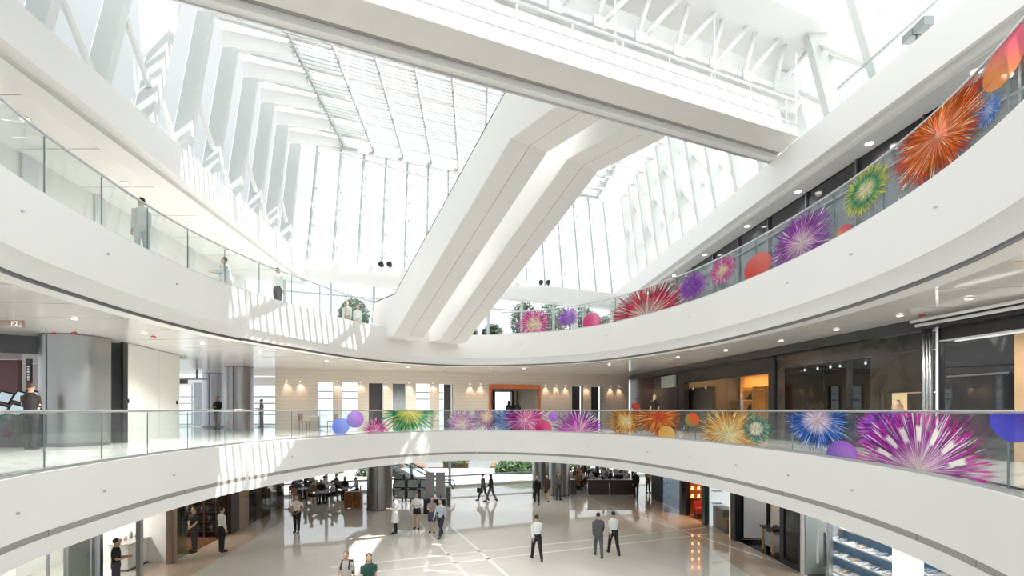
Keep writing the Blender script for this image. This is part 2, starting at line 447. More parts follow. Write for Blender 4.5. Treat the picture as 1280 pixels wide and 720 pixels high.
def burst_mat(name, cols, rays=9.0, core=(1, 0.95, 0.8), body=0.75, seed=0.0, ringhole=0.0, streak=(1, 0.93, 0.9), inner=0.1, petals=0):
    if name in MATS: return MATS[name]
    m = bpy.data.materials.new(name); m.use_nodes = True; MATS[name] = m
    nt = m.node_tree; nt.nodes.clear(); N = nt.nodes.new; L = nt.links.new
    uv = N('ShaderNodeUVMap'); uv.uv_map = 'UVMap'; sp = N('ShaderNodeSeparateXYZ'); L(uv.outputs[0], sp.inputs[0])
    x, y = sp.outputs[0], sp.outputs[1]
    r = mth(nt, 'SQRT', mth(nt, 'ADD', mth(nt, 'MULTIPLY', x, x), mth(nt, 'MULTIPLY', y, y)))
    rs = mth(nt, 'MAXIMUM', r, 0.001)
    cx = mth(nt, 'DIVIDE', x, rs); cy = mth(nt, 'DIVIDE', y, rs)
    def raynoise(k, w, rk):
        cb = N('ShaderNodeCombineXYZ'); L(mth(nt, 'MULTIPLY', cx, k), cb.inputs[0]); L(mth(nt, 'MULTIPLY', cy, k), cb.inputs[1])
        L(mth(nt, 'ADD', mth(nt, 'MULTIPLY', r, rk), w), cb.inputs[2])
        n = N('ShaderNodeTexNoise'); n.inputs['Scale'].default_value = 1.0; n.inputs['Detail'].default_value = 1.5
        L(cb.outputs[0], n.inputs['Vector']); return n.outputs['Fac']
    n1 = raynoise(rays*2.3, seed, 3.0); n2 = raynoise(rays*3.2, seed+9, 2.2); n3 = raynoise(rays*1.6, seed+17, 0.0)
    rmax = mth(nt, 'ADD', 0.55, mth(nt, 'MULTIPLY', n3, 0.75))
    q = mth(nt, 'DIVIDE', r, rmax)
    fade = mth(nt, 'SUBTRACT', 1.0, sstep(nt, q, 0.75, 1.0))
    hol = sstep(nt, r, ringhole*0.7, ringhole+0.01) if ringhole else 1.0
    ray = sstep(nt, n1, 0.46, 0.56)
    strk = mth(nt, 'MULTIPLY', sstep(nt, n2, 0.585, 0.65), mth(nt, 'SUBTRACT', 1.0, sstep(nt, q, 0.8, 1.05)))
    bod = mth(nt, 'MULTIPLY', mth(nt, 'SUBTRACT', 1.0, sstep(nt, q, 0.5, 0.92)), body)
    al = mth(nt, 'MAXIMUM', mth(nt, 'MAXIMUM', mth(nt, 'MULTIPLY', ray, fade), mth(nt, 'MULTIPLY', strk, 0.95)), bod)
    cr = N('ShaderNodeValToRGB'); L(r, cr.inputs[0]); e = cr.color_ramp.elements
    stops = [(0.0, core), (inner, cols[0]), (0.45, cols[1]), (0.8, cols[2])]
    e[0].position = 0.0; e[0].color = (*stops[0][1], 1); e[1].position = stops[1][0]; e[1].color = (*stops[1][1], 1)
    for p, c in stops[2:]: k = e.new(p); k.color = (*c, 1)
    dark = N('ShaderNodeMix'); dark.data_type = 'RGBA'; dark.blend_type = 'MULTIPLY'
    L(cr.outputs[0], dark.inputs[6]); g = mth(nt, 'ADD', mth(nt, 'MULTIPLY', ray, 0.55), 0.45)
    cb = N('ShaderNodeCombineColor'); [L(g, cb.inputs[i]) for i in range(3)]; L(cb.outputs[0], dark.inputs[7]); dark.inputs[0].default_value = 1.0
    mx = N('ShaderNodeMix'); mx.data_type = 'RGBA'; L(mth(nt, 'MULTIPLY', strk, sstep(nt, r, 0.05, 0.2)), mx.inputs[0]); L(dark.outputs[2], mx.inputs[6]); mx.inputs[7].default_value = (*streak, 1)
    col = mx.outputs[2]
    if petals:
        th = mth(nt, 'ARCTAN2', y, x); c = mth(nt, 'COSINE', mth(nt, 'MULTIPLY', th, float(petals)))
        band = mth(nt, 'MULTIPLY', sstep(nt, r, 0.36, 0.42), mth(nt, 'SUBTRACT', 1.0, sstep(nt, r, 0.56, 0.62)))
        pt = mth(nt, 'MULTIPLY', sstep(nt, c, 0.45, 0.6), band)
        m3 = N('ShaderNodeMix'); m3.data_type = 'RGBA'; L(pt, m3.inputs[0]); L(col, m3.inputs[6]); m3.inputs[7].default_value = (0.95, 0.95, 0.85, 1); col = m3.outputs[2]
        al = mth(nt, 'MAXIMUM', al, pt)
    if ringhole: al = mth(nt, 'MULTIPLY', al, hol)
    al = mth(nt, 'MULTIPLY', al, 0.97, clamp=True)
    film_out(nt, col, al); return m
def disc_mat(name, c1, c2, a=0.85):
    if name in MATS: return MATS[name]
    m = bpy.data.materials.new(name); m.use_nodes = True; MATS[name] = m
    nt = m.node_tree; nt.nodes.clear(); N = nt.nodes.new; L = nt.links.new
    uv = N('ShaderNodeUVMap'); uv.uv_map = 'UVMap'; sp = N('ShaderNodeSeparateXYZ'); L(uv.outputs[0], sp.inputs[0])
    x, y = sp.outputs[0], sp.outputs[1]
    r = mth(nt, 'SQRT', mth(nt, 'ADD', mth(nt, 'MULTIPLY', x, x), mth(nt, 'MULTIPLY', y, y)))
    al = mth(nt, 'MULTIPLY', mth(nt, 'SUBTRACT', 1.0, sstep(nt, r, 0.94, 0.98)), a)
    mx = N('ShaderNodeMix'); mx.data_type = 'RGBA'; L(sstep(nt, mth(nt, 'ADD', x, y), -0.9, 0.9), mx.inputs[0]); mx.inputs[6].default_value = (*c1, 1); mx.inputs[7].default_value = (*c2, 1)
    film_out(nt, mx.outputs[2], al); return m
def dots_mat(name, col):
    if name in MATS: return MATS[name]
    m = bpy.data.materials.new(name); m.use_nodes = True; MATS[name] = m
    nt = m.node_tree; nt.nodes.clear(); N = nt.nodes.new; L = nt.links.new
    uv = N('ShaderNodeUVMap'); uv.uv_map = 'UVMap'; v = N('ShaderNodeTexVoronoi'); v.inputs['Scale'].default_value = 7
    L(uv.outputs[0], v.inputs['Vector']); sp = N('ShaderNodeSeparateXYZ'); L(uv.outputs[0], sp.inputs[0])
    w = mth(nt, 'ABSOLUTE', mth(nt, 'ADD', sp.outputs[0], mth(nt, 'MULTIPLY', sp.outputs[1], -0.45)))
    w = mth(nt, 'DIVIDE', w, mth(nt, 'ADD', 0.16, mth(nt, 'MULTIPLY', sp.outputs[1], 0.12)))
    al = mth(nt, 'MULTIPLY', mth(nt, 'SUBTRACT', 1.0, sstep(nt, v.outputs[0], 0.30, 0.42)), mth(nt, 'SUBTRACT', 1.0, sstep(nt, w, 0.7, 1.0)))
    rgb = N('ShaderNodeRGB'); rgb.outputs[0].default_value = (*col, 1)
    film_out(nt, rgb.outputs[0], al); return m
layer = [0]
def print_patch(root, z, h, px, py, rpx, m, sx=1.0, name='firework_print'):
    s = s_of_px(px); p = outp(s); Y = p.y
    R = rpx*Y/F; zc = zat(py, Y)-z; layer[0] += 1
    off = 0.093-0.0012*(layer[0] % 12)
    HS = max(R, (s_of_px(px+rpx*0.7)-s_of_px(px-rpx*0.7))/1.4) if px+rpx < 1300 else R*1.6      # prints run wider where the gallery recedes
    n = max(4, int(2*HS/0.12)); n = min(n, 70)
    t0 = max(0.05, zc-R); t1 = min(h-0.005, zc+R)
    if t1 <= t0: return
    mb = MB(); mb.uv = []
    for i in range(n+1):
        q = -1+2*i/n; ss = s+q*HS*sx; a = outp(ss)+outn(ss)*off
        for t in (t0, t1): mb.v.append((a.x, a.y, z+t)); mb.uv.append((q, (t-zc)/R))
    for i in range(n): mb.f.append((2*i, 2*i+2, 2*i+3, 2*i+1))
    o = mb.build(name, m, root); return o
MAG = burst_mat('print_magenta', ((1,0.25,0.6),(0.62,0.02,0.30),(0.35,0.02,0.30)), 9, seed=1)
MAGP = burst_mat('print_magenta_purple', ((1,0.3,0.8),(0.55,0.05,0.5),(0.25,0.03,0.45)), 10, seed=2)
LILAC = burst_mat('print_lilac', ((1,0.75,0.8),(0.55,0.18,0.55),(0.25,0.1,0.45)), 12, seed=3)
BROWNP = burst_mat('print_purple_gold', ((1,0.75,0.5),(0.35,0.12,0.35),(0.10,0.06,0.35)), 12, seed=4)
GREEN = burst_mat('print_green', ((0.9,0.85,0.2),(0.0,0.26,0.12),(0.02,0.35,0.18)), 8, seed=5, streak=(0.95,0.75,0.05), body=0.95)
GREENR = burst_mat('print_green_ring', ((0.95,0.85,0.45),(0.0,0.33,0.2),(0.75,0.7,0.05)), 10, seed=6, body=0.9, streak=(0.5,0.6,0.2), inner=0.22)
ORANGE = burst_mat('print_orange', ((1,0.85,0.4),(0.55,0.20,0.02),(0.30,0.09,0.02)), 13, seed=7, streak=(1,0.65,0.2))
REDRING = burst_mat('print_red_gold', ((0.75,0.05,0.03),(0.70,0.16,0.03),(0.45,0.06,0.02)), 12, core=(0.8,0.1,0.05), seed=8, streak=(1,0.72,0.25))
GOLD = burst_mat('print_gold', ((1,0.88,0.45),(0.85,0.42,0.10),(0.45,0.28,0.08)), 12, seed=9, core=(1,0.98,0.85), streak=(1,0.85,0.45))
TEAL = burst_mat('print_teal', ((0.95,1,0.85),(0.0,0.25,0.35),(0.0,0.35,0.28)), 11, seed=10, streak=(0.85,0.8,0.3), inner=0.3)
BLUE = burst_mat('print_blue', ((0.85,0.65,0.85),(0.03,0.14,0.62),(0.03,0.10,0.45)), 14, seed=11, core=(0.95,0.7,0.8), streak=(0.6,0.8,1), inner=0.25)
BIGMAG = burst_mat('print_big_magenta', ((0.75,0.35,0.65),(0.48,0.06,0.46),(0.62,0.02,0.34)), 14, seed=12, core=(0.95,0.85,0.7), streak=(0.9,0.8,0.95), inner=0.2, petals=16)
REDWHITE = burst_mat('print_crimson', ((1,0.75,0.65),(0.70,0.02,0.09),(0.50,0.02,0.10)), 8, seed=13, streak=(1,0.85,0.75), core=(1,0.95,0.9))
PINK = burst_mat('print_pink', ((1,0.85,0.5),(0.9,0.08,0.35),(0.6,0.05,0.4)), 12, seed=14)
PURPLE = burst_mat('print_purple', ((1,0.7,0.85),(0.42,0.05,0.50),(0.25,0.06,0.45)), 11, seed=15, streak=(1,0.8,0.95))
FLAME = burst_mat('print_flame', ((0.95,0.25,0.15),(0.85,0.16,0.02),(0.62,0.03,0.02)), 12, seed=16, core=(1,0.5,0.35), streak=(1,0.75,0.45), body=0.95)
BLUEB = burst_mat('print_blue_small', ((0.5,0.65,0.95),(0.05,0.2,0.75),(0.04,0.15,0.6)), 16, seed=17, core=(0.8,0.85,1), streak=(0.75,0.85,1), body=0.8)
VIOB = burst_mat('print_violet_haze', ((0.35,0.08,0.6),(0.25,0.06,0.55),(0.5,0.1,0.6)), 5, core=(0.3,0.1,0.6), seed=18, body=0.75, streak=(0.55,0.2,0.7))
NAVY = burst_mat('print_navy_haze', ((0.05,0.10,0.42),(0.04,0.12,0.42),(0.08,0.28,0.5)), 5, core=(0.05,0.08,0.4), seed=19, body=0.85, streak=(0.2,0.5,0.75))
DBLUE = disc_mat('disc_blue', (0.10,0.22,0.85), (0.20,0.30,0.95), 0.8)
DPURP = disc_mat('disc_violet', (0.18,0.06,0.55), (0.45,0.15,0.75), 0.8)
DPINK = disc_mat('disc_crimson', (0.75,0.05,0.25), (0.85,0.10,0.30), 0.85)
DVIO = disc_mat('disc_lilac', (0.35,0.15,0.7), (0.5,0.2,0.85), 0.85)
DYEL = disc_mat('disc_amber', (0.95,0.55,0.10), (0.95,0.65,0.2), 0.8)
DORA = disc_mat('disc_orange', (0.35,0.25,0.10), (0.85,0.12,0.03), 0.95)
DCORAL = disc_mat('disc_coral', (0.85,0.08,0.06), (0.92,0.22,0.18), 0.8)
DAPR = disc_mat('disc_apricot', (0.90,0.35,0.12), (0.88,0.15,0.22), 0.85)
DROSE = disc_mat('disc_rose', (0.90,0.12,0.28), (0.9,0.2,0.35), 0.85)
DDBLUE = disc_mat('disc_deep_blue', (0.10,0.10,0.62), (0.06,0.04,0.45), 0.93)
SPARK = dots_mat('print_sparks', (1.0,0.85,0.55))
for px, py, r, m, sx in ((428,533,11,DBLUE,1),(446,524,11,DPURP,1),(472,538,19,MAG,1),(513,515,36,GREEN,1.1),(578,530,22,LILAC,1),(608,521,22,BROWNP,1),
        (633,527,24,NAVY,1),(656,525,33,MAG,1),(690,521,6,DVIO,1),(679,536,11,DPINK,1),(722,541,36,MAGP,1),(779,527,25,ORANGE,1),(820,520,32,REDRING,1),
        (831,543,11,DYEL,1),(851,540,14,SPARK,1),(862,525,9,DORA,1),(907,543,46,GOLD,1),(941,536,22,TEAL,1),(1017,524,46,BLUE,1),(1048,572,22,DPURP,1),
        (1100,540,44,VIOB,1),(1142,590,98,BIGMAG,1),(1256,522,32,DDBLUE,1)):
    print_patch(BAL2, Z2, 0.99, px, py, r, m, sx)
for px, py, r, m, sx in ((667,405,24,PINK,1),(708,397,15,VIOB,1),(738,402,12,DPINK,1),(806,396,56,REDWHITE,1),(862,358,20,VIOB,1),(900,338,20,PINK,1),
        (944,334,18,DCORAL,1),(996,304,46,PURPLE,1),(1049,290,9,DAPR,1),(1075,238,32,GREENR,1),(1126,222,26,SPARK,1),(1164,170,66,FLAME,1),
        (1225,140,20,BLUEB,1),(1246,76,30,DAPR,1),(1290,45,28,DROSE,1)):
    print_patch(BAL3, Z3, 1.05, px, py, r, m, sx)
# ------------------------------------------------------------------ top gallery beams on both sides
ULB, URB = -8.75, 9.3
def side_beam(name, u, sgn, Y0, Y1):
    """straight fascia beam with stepped underside and the gallery slab behind it"""
    a0 = U(u, Y0); a1 = U(u, Y1); o = Vector((sgn, 0, 0))
    mb = MB()
    prof = [(0, Z4), (0, Z4B+0.16), (0.06, Z4B+0.14), (0.30, Z4B+0.14), (0.30, Z4B), (0.9, Z4B), (0.9, Z4)]
    for a in (a0, a1):
        for d, z in prof: mb.v.append((a.x+sgn*d, a.y, z))
    k = len(prof)
    for q in range(k): q2 = (q+1) % k; mb.f.append((q, q2, k+q2, k+q) if sgn > 0 else (q, k+q, k+q2, q2))
    mb.f.append(tuple(range(k))); mb.f.append(tuple(k+q for q in range(k)))
    b = structure(mb.build(name, WHITE))
    return b
LB = side_beam('trim_3', ULB, -1, -6, 27.0)
RB = side_beam('trim_4', URB, 1, -6, 35.6)
def hplate(name, pts, z, m, down=True):
    mb = MB(); mb.prism(pts, z, z+0.05) if not down else mb.prism(pts, z, z+0.05)
    return structure(mb.build(name, m))
def ux(u, Y): p = U(u, Y); return (p.x, p.y)
LSOF = hplate('ceiling_upper_left', [ux(ULB-0.3,-6), ux(ULB-0.3,28), ux(-15,25), ux(-15,-6)][::-1], Z4B+0.02, SOFFIT)
RSOF = hplate('ceiling_upper_right', [ux(URB+0.3,-6), ux(15,-6), ux(15,40), ux(URB+0.3,36)], Z4B+0.02, SOFFIT2)
structure(MB().prism([ux(ULB-0.05,-6), ux(ULB-0.05,28), ux(-15,25), ux(-15,-6)][::-1], Z4-0.1, Z4-0.02).build('floor_top_left', WHITE))
structure(MB().prism([ux(URB+0.05,-6), ux(15,-6), ux(15,40), ux(URB+0.05,36)], Z4-0.1, Z4-0.02).build('floor_top_right', WHITE))
for i in range(9):     # seams across the left soffit
    Y = 6.5+2.3*i; a = U(ULB-0.32, Y); b = U(-11.9, Y)
    MB().wall((a.x, a.y), (b.x, b.y), Z4B+0.012, Z4B+0.03, 0.012).build('soffit_joint', seam, LSOF)
for i in range(12):
    Y = 6.5+2.3*i; a = U(URB+0.32, Y); b = U(10.2, Y)
    MB().wall((a.x, a.y), (b.x, b.y), Z4B+0.012, Z4B+0.03, 0.012).build('soffit_joint', seam, RSOF)
# walls behind the upper gallery
mb = MB(); a = U(-11.9, -6); b = U(-11.9, 27); mb.wall((a.x,a.y), (b.x,b.y), Z3, Z4B+0.05, 0.2, 1.0)
WL = structure(mb.build('wall_upper_left', mat('warm_white_wall', (0.80,0.78,0.74), 0.4, var=0.02)))
for i, Y in enumerate((13.6, 16.2, 18.9, 21.5, 24.2)):
    a = U(-11.88, Y); b = U(-11.88, Y+0.45)
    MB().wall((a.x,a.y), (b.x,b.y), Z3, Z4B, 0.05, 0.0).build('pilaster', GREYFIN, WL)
mb = MB(); a = U(10.25, -6); b = U(10.25, 36); mb.wall((a.x,a.y), (b.x,b.y), Z3, Z4B+0.05, 0.25, 0.0)
DKWALL = mat('dark_shopfront_glass', (0.030, 0.034, 0.038), 0.06, spec=0.7, var=0.1)
WR = structure(mb.build('wall_upper_right', DKWALL))
for i in range(14):
    Y = 5.5+2.1*i; a = U(10.23, Y); b = U(10.23, Y+0.05)
    MB().wall((a.x,a.y), (b.x,b.y), Z3, Z4B, 0.06, 1.0).build('shopfront_mullion', DKSTEEL, WR)
a = U(10.21, 4); b = U(10.21, 36)
MB().wall((a.x,a.y), (b.x,b.y), Z4B-0.75, Z4B-0.70, 0.05, 1.0).build('shopfront_rail', DKSTEEL, WR)
# ------------------------------------------------------------------ leaning frames of the hall
LEANY, LEANX = 0.30, -0.035
def SH(x, y, z):
    h = z-Z4
    return Vector((x+LEANX*h, y+LEANY*h, z))
def lean_box(mb, a, b, c, d, z0, z1):
    """a..d plan corners (counter-clockwise), sheared along the hall's lean"""
    return mb.hexa([SH(p[0], p[1], z0) for p in (a,b,c,d)]+[SH(p[0], p[1], z1) for p in (a,b,c,d)])
KNEE = ZR-0.35
RIBWALL = {k: structure(empty('wall_hall_'+k, (0,0,0))) for k in ('left', 'right')}
def rib(u_in, u_out, Y, sgn, roof_u, label_side):
    t = 0.25
    mb = MB()
    A = [ux(u_out, Y), ux(u_in, Y), ux(u_in, Y+t), ux(u_out, Y+t)]
    if sgn > 0: A = [A[1], A[0], A[3], A[2]]
    lean_box(mb, *A, Z4-0.02, KNEE)
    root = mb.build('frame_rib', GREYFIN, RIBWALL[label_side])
    # haunch running from the knee to the louvres, along the cross direction
    k0 = SH(*ux(u_out, Y), KNEE); k1 = SH(*ux(u_in, Y), KNEE)
    L_ = abs(roof_u-u_in); e = Vector((-sgn, -sgn*EX, 0))
    q = k1+e*L_
    h = MB(); dn = Vector((0, t, 0)); up = Vector((0,0,0.75))
    pts = [k0, q, q+dn, k0+dn]
    if sgn > 0: pts = [q, k0, k0+dn, q+dn]
    h.hexa([p+Vector((0,0,0.0 if i in ((0,3) if sgn < 0 else (1,2)) else 0.30)) for i, p in enumerate(pts)]+[p+up for p in pts])
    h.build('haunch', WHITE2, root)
    return root
for i in range(-3, 8):
    Y = 13.4+1.93*i
    if Y > 27.0: break
    r_ = rib(-9.72, -10.3, Y, -1, -7.8, 'left')
    # short diagonal brace in the bay
    if i > -3:
        for f0 in ((0.30, 0.52) if i % 2 else (0.12, 0.72))[:1]:
            z0 = Z4+(KNEE-Z4)*f0; z1 = z0+1.5
            p0 = SH(*ux(-9.98, Y-1.68), z1); p1 = SH(*ux(-9.98, Y), z0)
            MB().tube(p0, p1, 0.10, n=6).build('brace', WHITE2, r_)
NR = 0
for i in range(0, 14):
    Y = 13.0+1.75*i
    if Y > 34.6: break
    r_ = rib(10.2, 10.8, Y, 1, 8.6, 'right')
    for f0 in ((0.15,), (0.45,), (0.3,))[i % 3]:
        z0 = Z4+(KNEE-Z4)*f0; z1 = z0+2.2
        p0 = SH(*ux(10.5, Y+0.2), z0); p1 = SH(*ux(10.5, Y+1.75), z1)
        MB().tube(p0, p1, 0.09, n=6).build('brace', WHITE2, r_)
# glazing behind the ribs: fritted panes, one per bay
def bays(name, u, Ys, z0, z1, m, sgn):
    root = empty(name, (0, 0, 0)); structure(root)
    for Y0, Y1 in Ys:
        a = ux(u, Y0); b = ux(u, Y1)
        mb = MB(); mb.quad(SH(a[0], a[1], z0), SH(b[0], b[1], z0), SH(b[0], b[1], z1), SH(a[0], a[1], z1)); mb.build('pane', m, root)
    return root
bays('window_1', -10.32, [(13.4+1.93*i+0.26, 13.4+1.93*(i+1)) for i in range(-9, 8)], Z4, ZR+0.4, FROSTW, -1)
bays('window_2', 10.85, [(13.0+1.75*i+0.26, 13.0+1.75*(i+1)) for i in range(-9, 13)], Z4+0.75, ZR+0.4, FROSTW, 1)
w = empty('window_3', (0,0,0)); structure(w)
TEALW = mat('grey_green_clerestory', (0.42,0.50,0.49), 0.15, var=0.05)
for i in range(0, 13):       # low clerestory windows on the right beam
    Y0 = 13.0+1.75*i+0.35; Y1 = 13.0+1.75*(i+1)-0.1
    a = ux(10.7, Y0); b = ux(10.7, Y1)
    mb = MB(); mb.wall(a, b, Z4-0.02, Z4+0.62, 0.06); mb.build('pane', TEALW, w)
    mb = MB(); mb.wall(a, b, Z4+0.62, Z4+0.75, 0.30); mb.build('window_head', WHITE2, w)
# white lattice tubes outside the right-hand glazing
lat = empty('facade_lattice', (0,0,0)); structure(lat)
for i in range(0, 14):
    Y0 = 12.0+1.75*i
    for dz, d in ((1.6, 2.6), (4.2, -2.4)):
        p0 = SH(*ux(10.7, Y0), Z4+dz); p1 = SH(*ux(10.7, Y0+abs(d)*0.8), Z4+dz+abs(d)*(1 if d > 0 else 1))
        if d < 0: p0, p1 = SH(*ux(10.7, Y0+2.0), Z4+dz), SH(*ux(10.7, Y0), Z4+dz+2.4)
        MB().tube(p0, p1, 0.07, n=6).build('lattice_tube', WHITE2, lat)
# ------------------------------------------------------------------ leaning glass end wall
WX0, WX1 = -10.85, 6.85
wb = empty('window_4', (0,0,0)); structure(wb)
def wpt(X, z): return SH(X, back3(X), z)
nm = 15
for i in range(nm+1):
    X = WX0+(WX1-WX0)*i/nm
    p0 = wpt(X, Z4); p1 = wpt(X, ZR+0.2)
    MB().hexa([p0+Vector(v) for v in ((-.045,-.09,0),(.045,-.09,0),(.045,.09,0),(-.045,.09,0))]+[p1+Vector(v) for v in ((-.045,-.09,0),(.045,-.09,0),(.045,.09,0),(-.045,.09,0))]).build('mullion', MULL, wb)
    for k in range(6):      # spider fixings
        q = wpt(X, Z4+1.0+1.15*k)+Vector((0.16, -0.06, 0)); MB().box(q, (0.07, 0.07, 0.09)).build('glass_clip', MULL, wb)
    if i < nm:
        X2 = WX0+(WX1-WX0)*(i+1)/nm
        MB().quad(wpt(X,Z4)+Vector((.05,.05,0)), wpt(X2,Z4)+Vector((-.05,.05,0)), wpt(X2,ZR+0.2)+Vector((-.05,.05,0)), wpt(X,ZR+0.2)+Vector((.05,.05,0))).build('pane', GLASS, wb)
pts = []
for i in range(25):
    X = WX0+(WX1-WX0)*i/24; pts.append(wpt(X, ZR-0.15-1.1*math.sin(PI*min(1, i/22.0))**1.0*0.8)+Vector((0,-0.15,0)))
MB().chain(pts, 0.05, 6).build('bowstring', WHITE2, wb)
MB().hexa([wpt(WX0,ZR-0.12)+Vector((0,-.15,0)), wpt(WX1,ZR-0.12)+Vector((0,-.15,0)), wpt(WX1,ZR-0.12)+Vector((0,.15,0)), wpt(WX0,ZR-0.12)+Vector((0,.15,0)),
           wpt(WX0,ZR+0.1)+Vector((0,-.15,0)), wpt(WX1,ZR+0.1)+Vector((0,-.15,0)), wpt(WX1,ZR+0.1)+Vector((0,.15,0)), wpt(WX0,ZR+0.1)+Vector((0,.15,0))]).build('head_beam', LIP, wb)
# transom beam across the end wall and the glazing under it
TB = structure(MB().wall((WX0-0.4, back3(WX0-0.4)-0.25), (WX1+0.3, back3(WX1+0.3)-0.25), Z4B+0.1, Z4, 0.7).build('trim_5', WHITE2))
structure(MB().wall((WX1-0.1, back3(WX1)-0.2), (WX1+1.8, back3(WX1+1.8)-0.2), Z3, Z4, 0.5).build('wall_end_right', WHITE2))
wg = empty('window_5', (0,0,0)); structure(wg)
for i in range(10):
    X = WX0-1.0+(WX1-WX0+1.0)*i/9; X2 = WX0-1.0+(WX1-WX0+1.0)*(i+1)/9
    MB().wall((X-0.06, back3(X)), (X+0.06, back3(X+0.12)), Z3, Z4B+0.12, 0.16).build('mullion', MULL, wg)
    if i < 9:
        MB().quad((X+.07,back3(X+.07)+.02,Z3), (X2-.07,back3(X2-.07)+.02,Z3), (X2-.07,back3(X2-.07)+.02,Z4B+.1), (X+.07,back3(X+.07)+.02,Z4B+.1)).build('pane', GLASS, wg)
        MB().wall((X+.06, back3(X+.06)), (X2-.06, back3(X2-.06)), Z4B-0.55, Z4B-0.49, 0.1).build('transom', MULL, wg)
MB().box((4.0, back3(4.0)-0.9, (Z3+Z4B)/2+0.05), (0.42, 0.42, Z4B-Z3+0.1)).thing('square_pillar', WHITE2, (4.0, back3(4.0)-0.9, Z3), 'square white pillar on the upper gallery by the end glazing', 'pillar')
# ------------------------------------------------------------------ louvred roof
CEIL = empty('ceiling_louvres', (0,0,0)); structure(CEIL)
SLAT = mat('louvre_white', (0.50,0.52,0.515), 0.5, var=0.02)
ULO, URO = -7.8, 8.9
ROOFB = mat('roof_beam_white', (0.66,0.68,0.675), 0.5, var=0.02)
y_start = 20.0; y_end = 34.4
y = 15.5
sl = None
while y < 35.2:
    # slat along the cross direction through (0, y)
    xs = []
    for u in (ULO, URO):
        Y = (y+EX*u)/(1-EX*AX); xs.append(U(u, Y))
    a, b = xs
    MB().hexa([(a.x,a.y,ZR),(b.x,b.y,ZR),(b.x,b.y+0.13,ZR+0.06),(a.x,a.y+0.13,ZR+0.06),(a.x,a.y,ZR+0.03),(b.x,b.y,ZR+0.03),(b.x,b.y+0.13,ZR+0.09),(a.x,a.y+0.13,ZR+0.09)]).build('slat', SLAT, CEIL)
    y += 0.30
for k in range(11):
    u = ULO+0.1+1.65*k
    a = U(u, 15.5+EX*u); b = U(u, 34.6+EX*u)
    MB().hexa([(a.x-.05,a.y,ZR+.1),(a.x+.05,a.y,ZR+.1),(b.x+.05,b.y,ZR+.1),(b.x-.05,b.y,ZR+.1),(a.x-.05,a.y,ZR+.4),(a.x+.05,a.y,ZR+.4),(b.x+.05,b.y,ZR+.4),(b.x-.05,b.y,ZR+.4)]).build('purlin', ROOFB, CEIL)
for k in range(8):
    y = 21.5+1.93*k
    a = U(ULO-2.6, y+EX*(ULO-2.6)); b = U(URO+2.2, y+EX*(URO+2.2))
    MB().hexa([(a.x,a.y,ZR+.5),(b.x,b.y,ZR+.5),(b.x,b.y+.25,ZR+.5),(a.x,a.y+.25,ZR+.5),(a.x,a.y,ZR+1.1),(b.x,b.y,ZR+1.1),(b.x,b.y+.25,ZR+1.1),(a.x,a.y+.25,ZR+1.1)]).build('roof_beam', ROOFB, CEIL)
# unseen near roof, frosted to limit sun patches, and side strips over the haunches
p = [U(-12, -6), U(12, -6), U(12, 16.9), U(-12, 16.3)]
structure(MB().quad(*[(q.x, q.y, ZR+1.2) for q in reversed(p)]).build('ceiling_near', FROST))
for nme, ua, ub in (('ceiling_sunscreen_left', -10.6, -6.2), ('ceiling_strip_right', URO, 11.2)):  # left strip widened to keep the sun off the ribbed wall
    p = [U(ua, 17.5), U(ub, 17.5), U(ub, 34.8+EX*ub), U(ua, 34.8+EX*ua)]
    structure(MB().quad(*[(q.x, q.y, ZR+1.2) for q in reversed(p)]).build(nme, FROST))
# ------------------------------------------------------------------ escalators
DE = Vector((-0.595, 0.804, 0)); NE = Vector((0.804, 0.595, 0)); HW = 0.685
def escalator(kx, ky, label, low=9.3, flat=2.25):
    K = Vector((kx, ky, CAMZ+8.0)); t30 = math.tan(math.radians(30))
    root = empty('escalator', (K+DE*low-Vector((0,0,low*t30))).to_tuple(), label, 'escalator')
    path = [K-DE*flat, K, K+DE*(low-0.9)-Vector((0,0,(low-0.9)*t30)), K+DE*low-Vector((0,0,(low-0.9)*t30)), K+DE*(low+1.4)-Vector((0,0,(low-0.9)*t30))]
    path = path[:3]+[path[4]]
    def band(o0, z0, o1, z1, name, m, th=None):
        """strip along the path between cross-section points (o0,z0) and (o1,z1)"""
        mb = MB()
        for p in path:
            mb.v.append(tuple(p+NE*o0+Vector((0,0,z0)))); mb.v.append(tuple(p+NE*o1+Vector((0,0,z1))))
        for i in range(len(path)-1): mb.f.append((2*i, 2*i+1, 2*i+3, 2*i+2))
        o = mb.build(name, m, root)
        md = o.modifiers.new('thickness', 'SOLIDIFY'); md.thickness = 0.03; md.offset = 0
        return o
    H = 1.45
    band(-HW, 0, -0.012, 0, 'soffit_panel', WHITE, 1); band(0.012, 0, HW, 0, 'soffit_panel', WHITE, 1)
    band(-0.012, 0.02, 0.012, 0.02, 'soffit_seam', seam)
    for s in (-1, 1):
        band(s*HW, 0.0, s*HW, H, 'side_cladding', WHITE2)
        band(s*(HW-0.05), H+0.02, s*(HW-0.05), H+0.30, 'balustrade_skirt', WHITE2)
        band(s*(HW-0.03), H, s*(HW-0.22), H+0.02, 'deck_board', STEEL)
        MB().chain([p+NE*s*(HW-0.06)+Vector((0,0,H+0.33)) for p in path], 0.035, 6).build('handrail', BLACK, root)
        # seam screws along the soffit
    for i in range(1, 9):
        q = K+DE*(low*i/9.0)-Vector((0,0,low*i/9.0*t30+0.01)); MB().box(q, (0.05,0.05,0.03)).build('soffit_screw', STEEL, root)
    n = 30
    for i in range(n):
        q = K+DE*(0.31*i)-Vector((0,0,0.31*i*t30-0.95)); MB().box(q, (0.9,0.36,0.12), math.atan2(DE.y, DE.x)-PI/2).build('step', DKSTEEL, root)
    return root
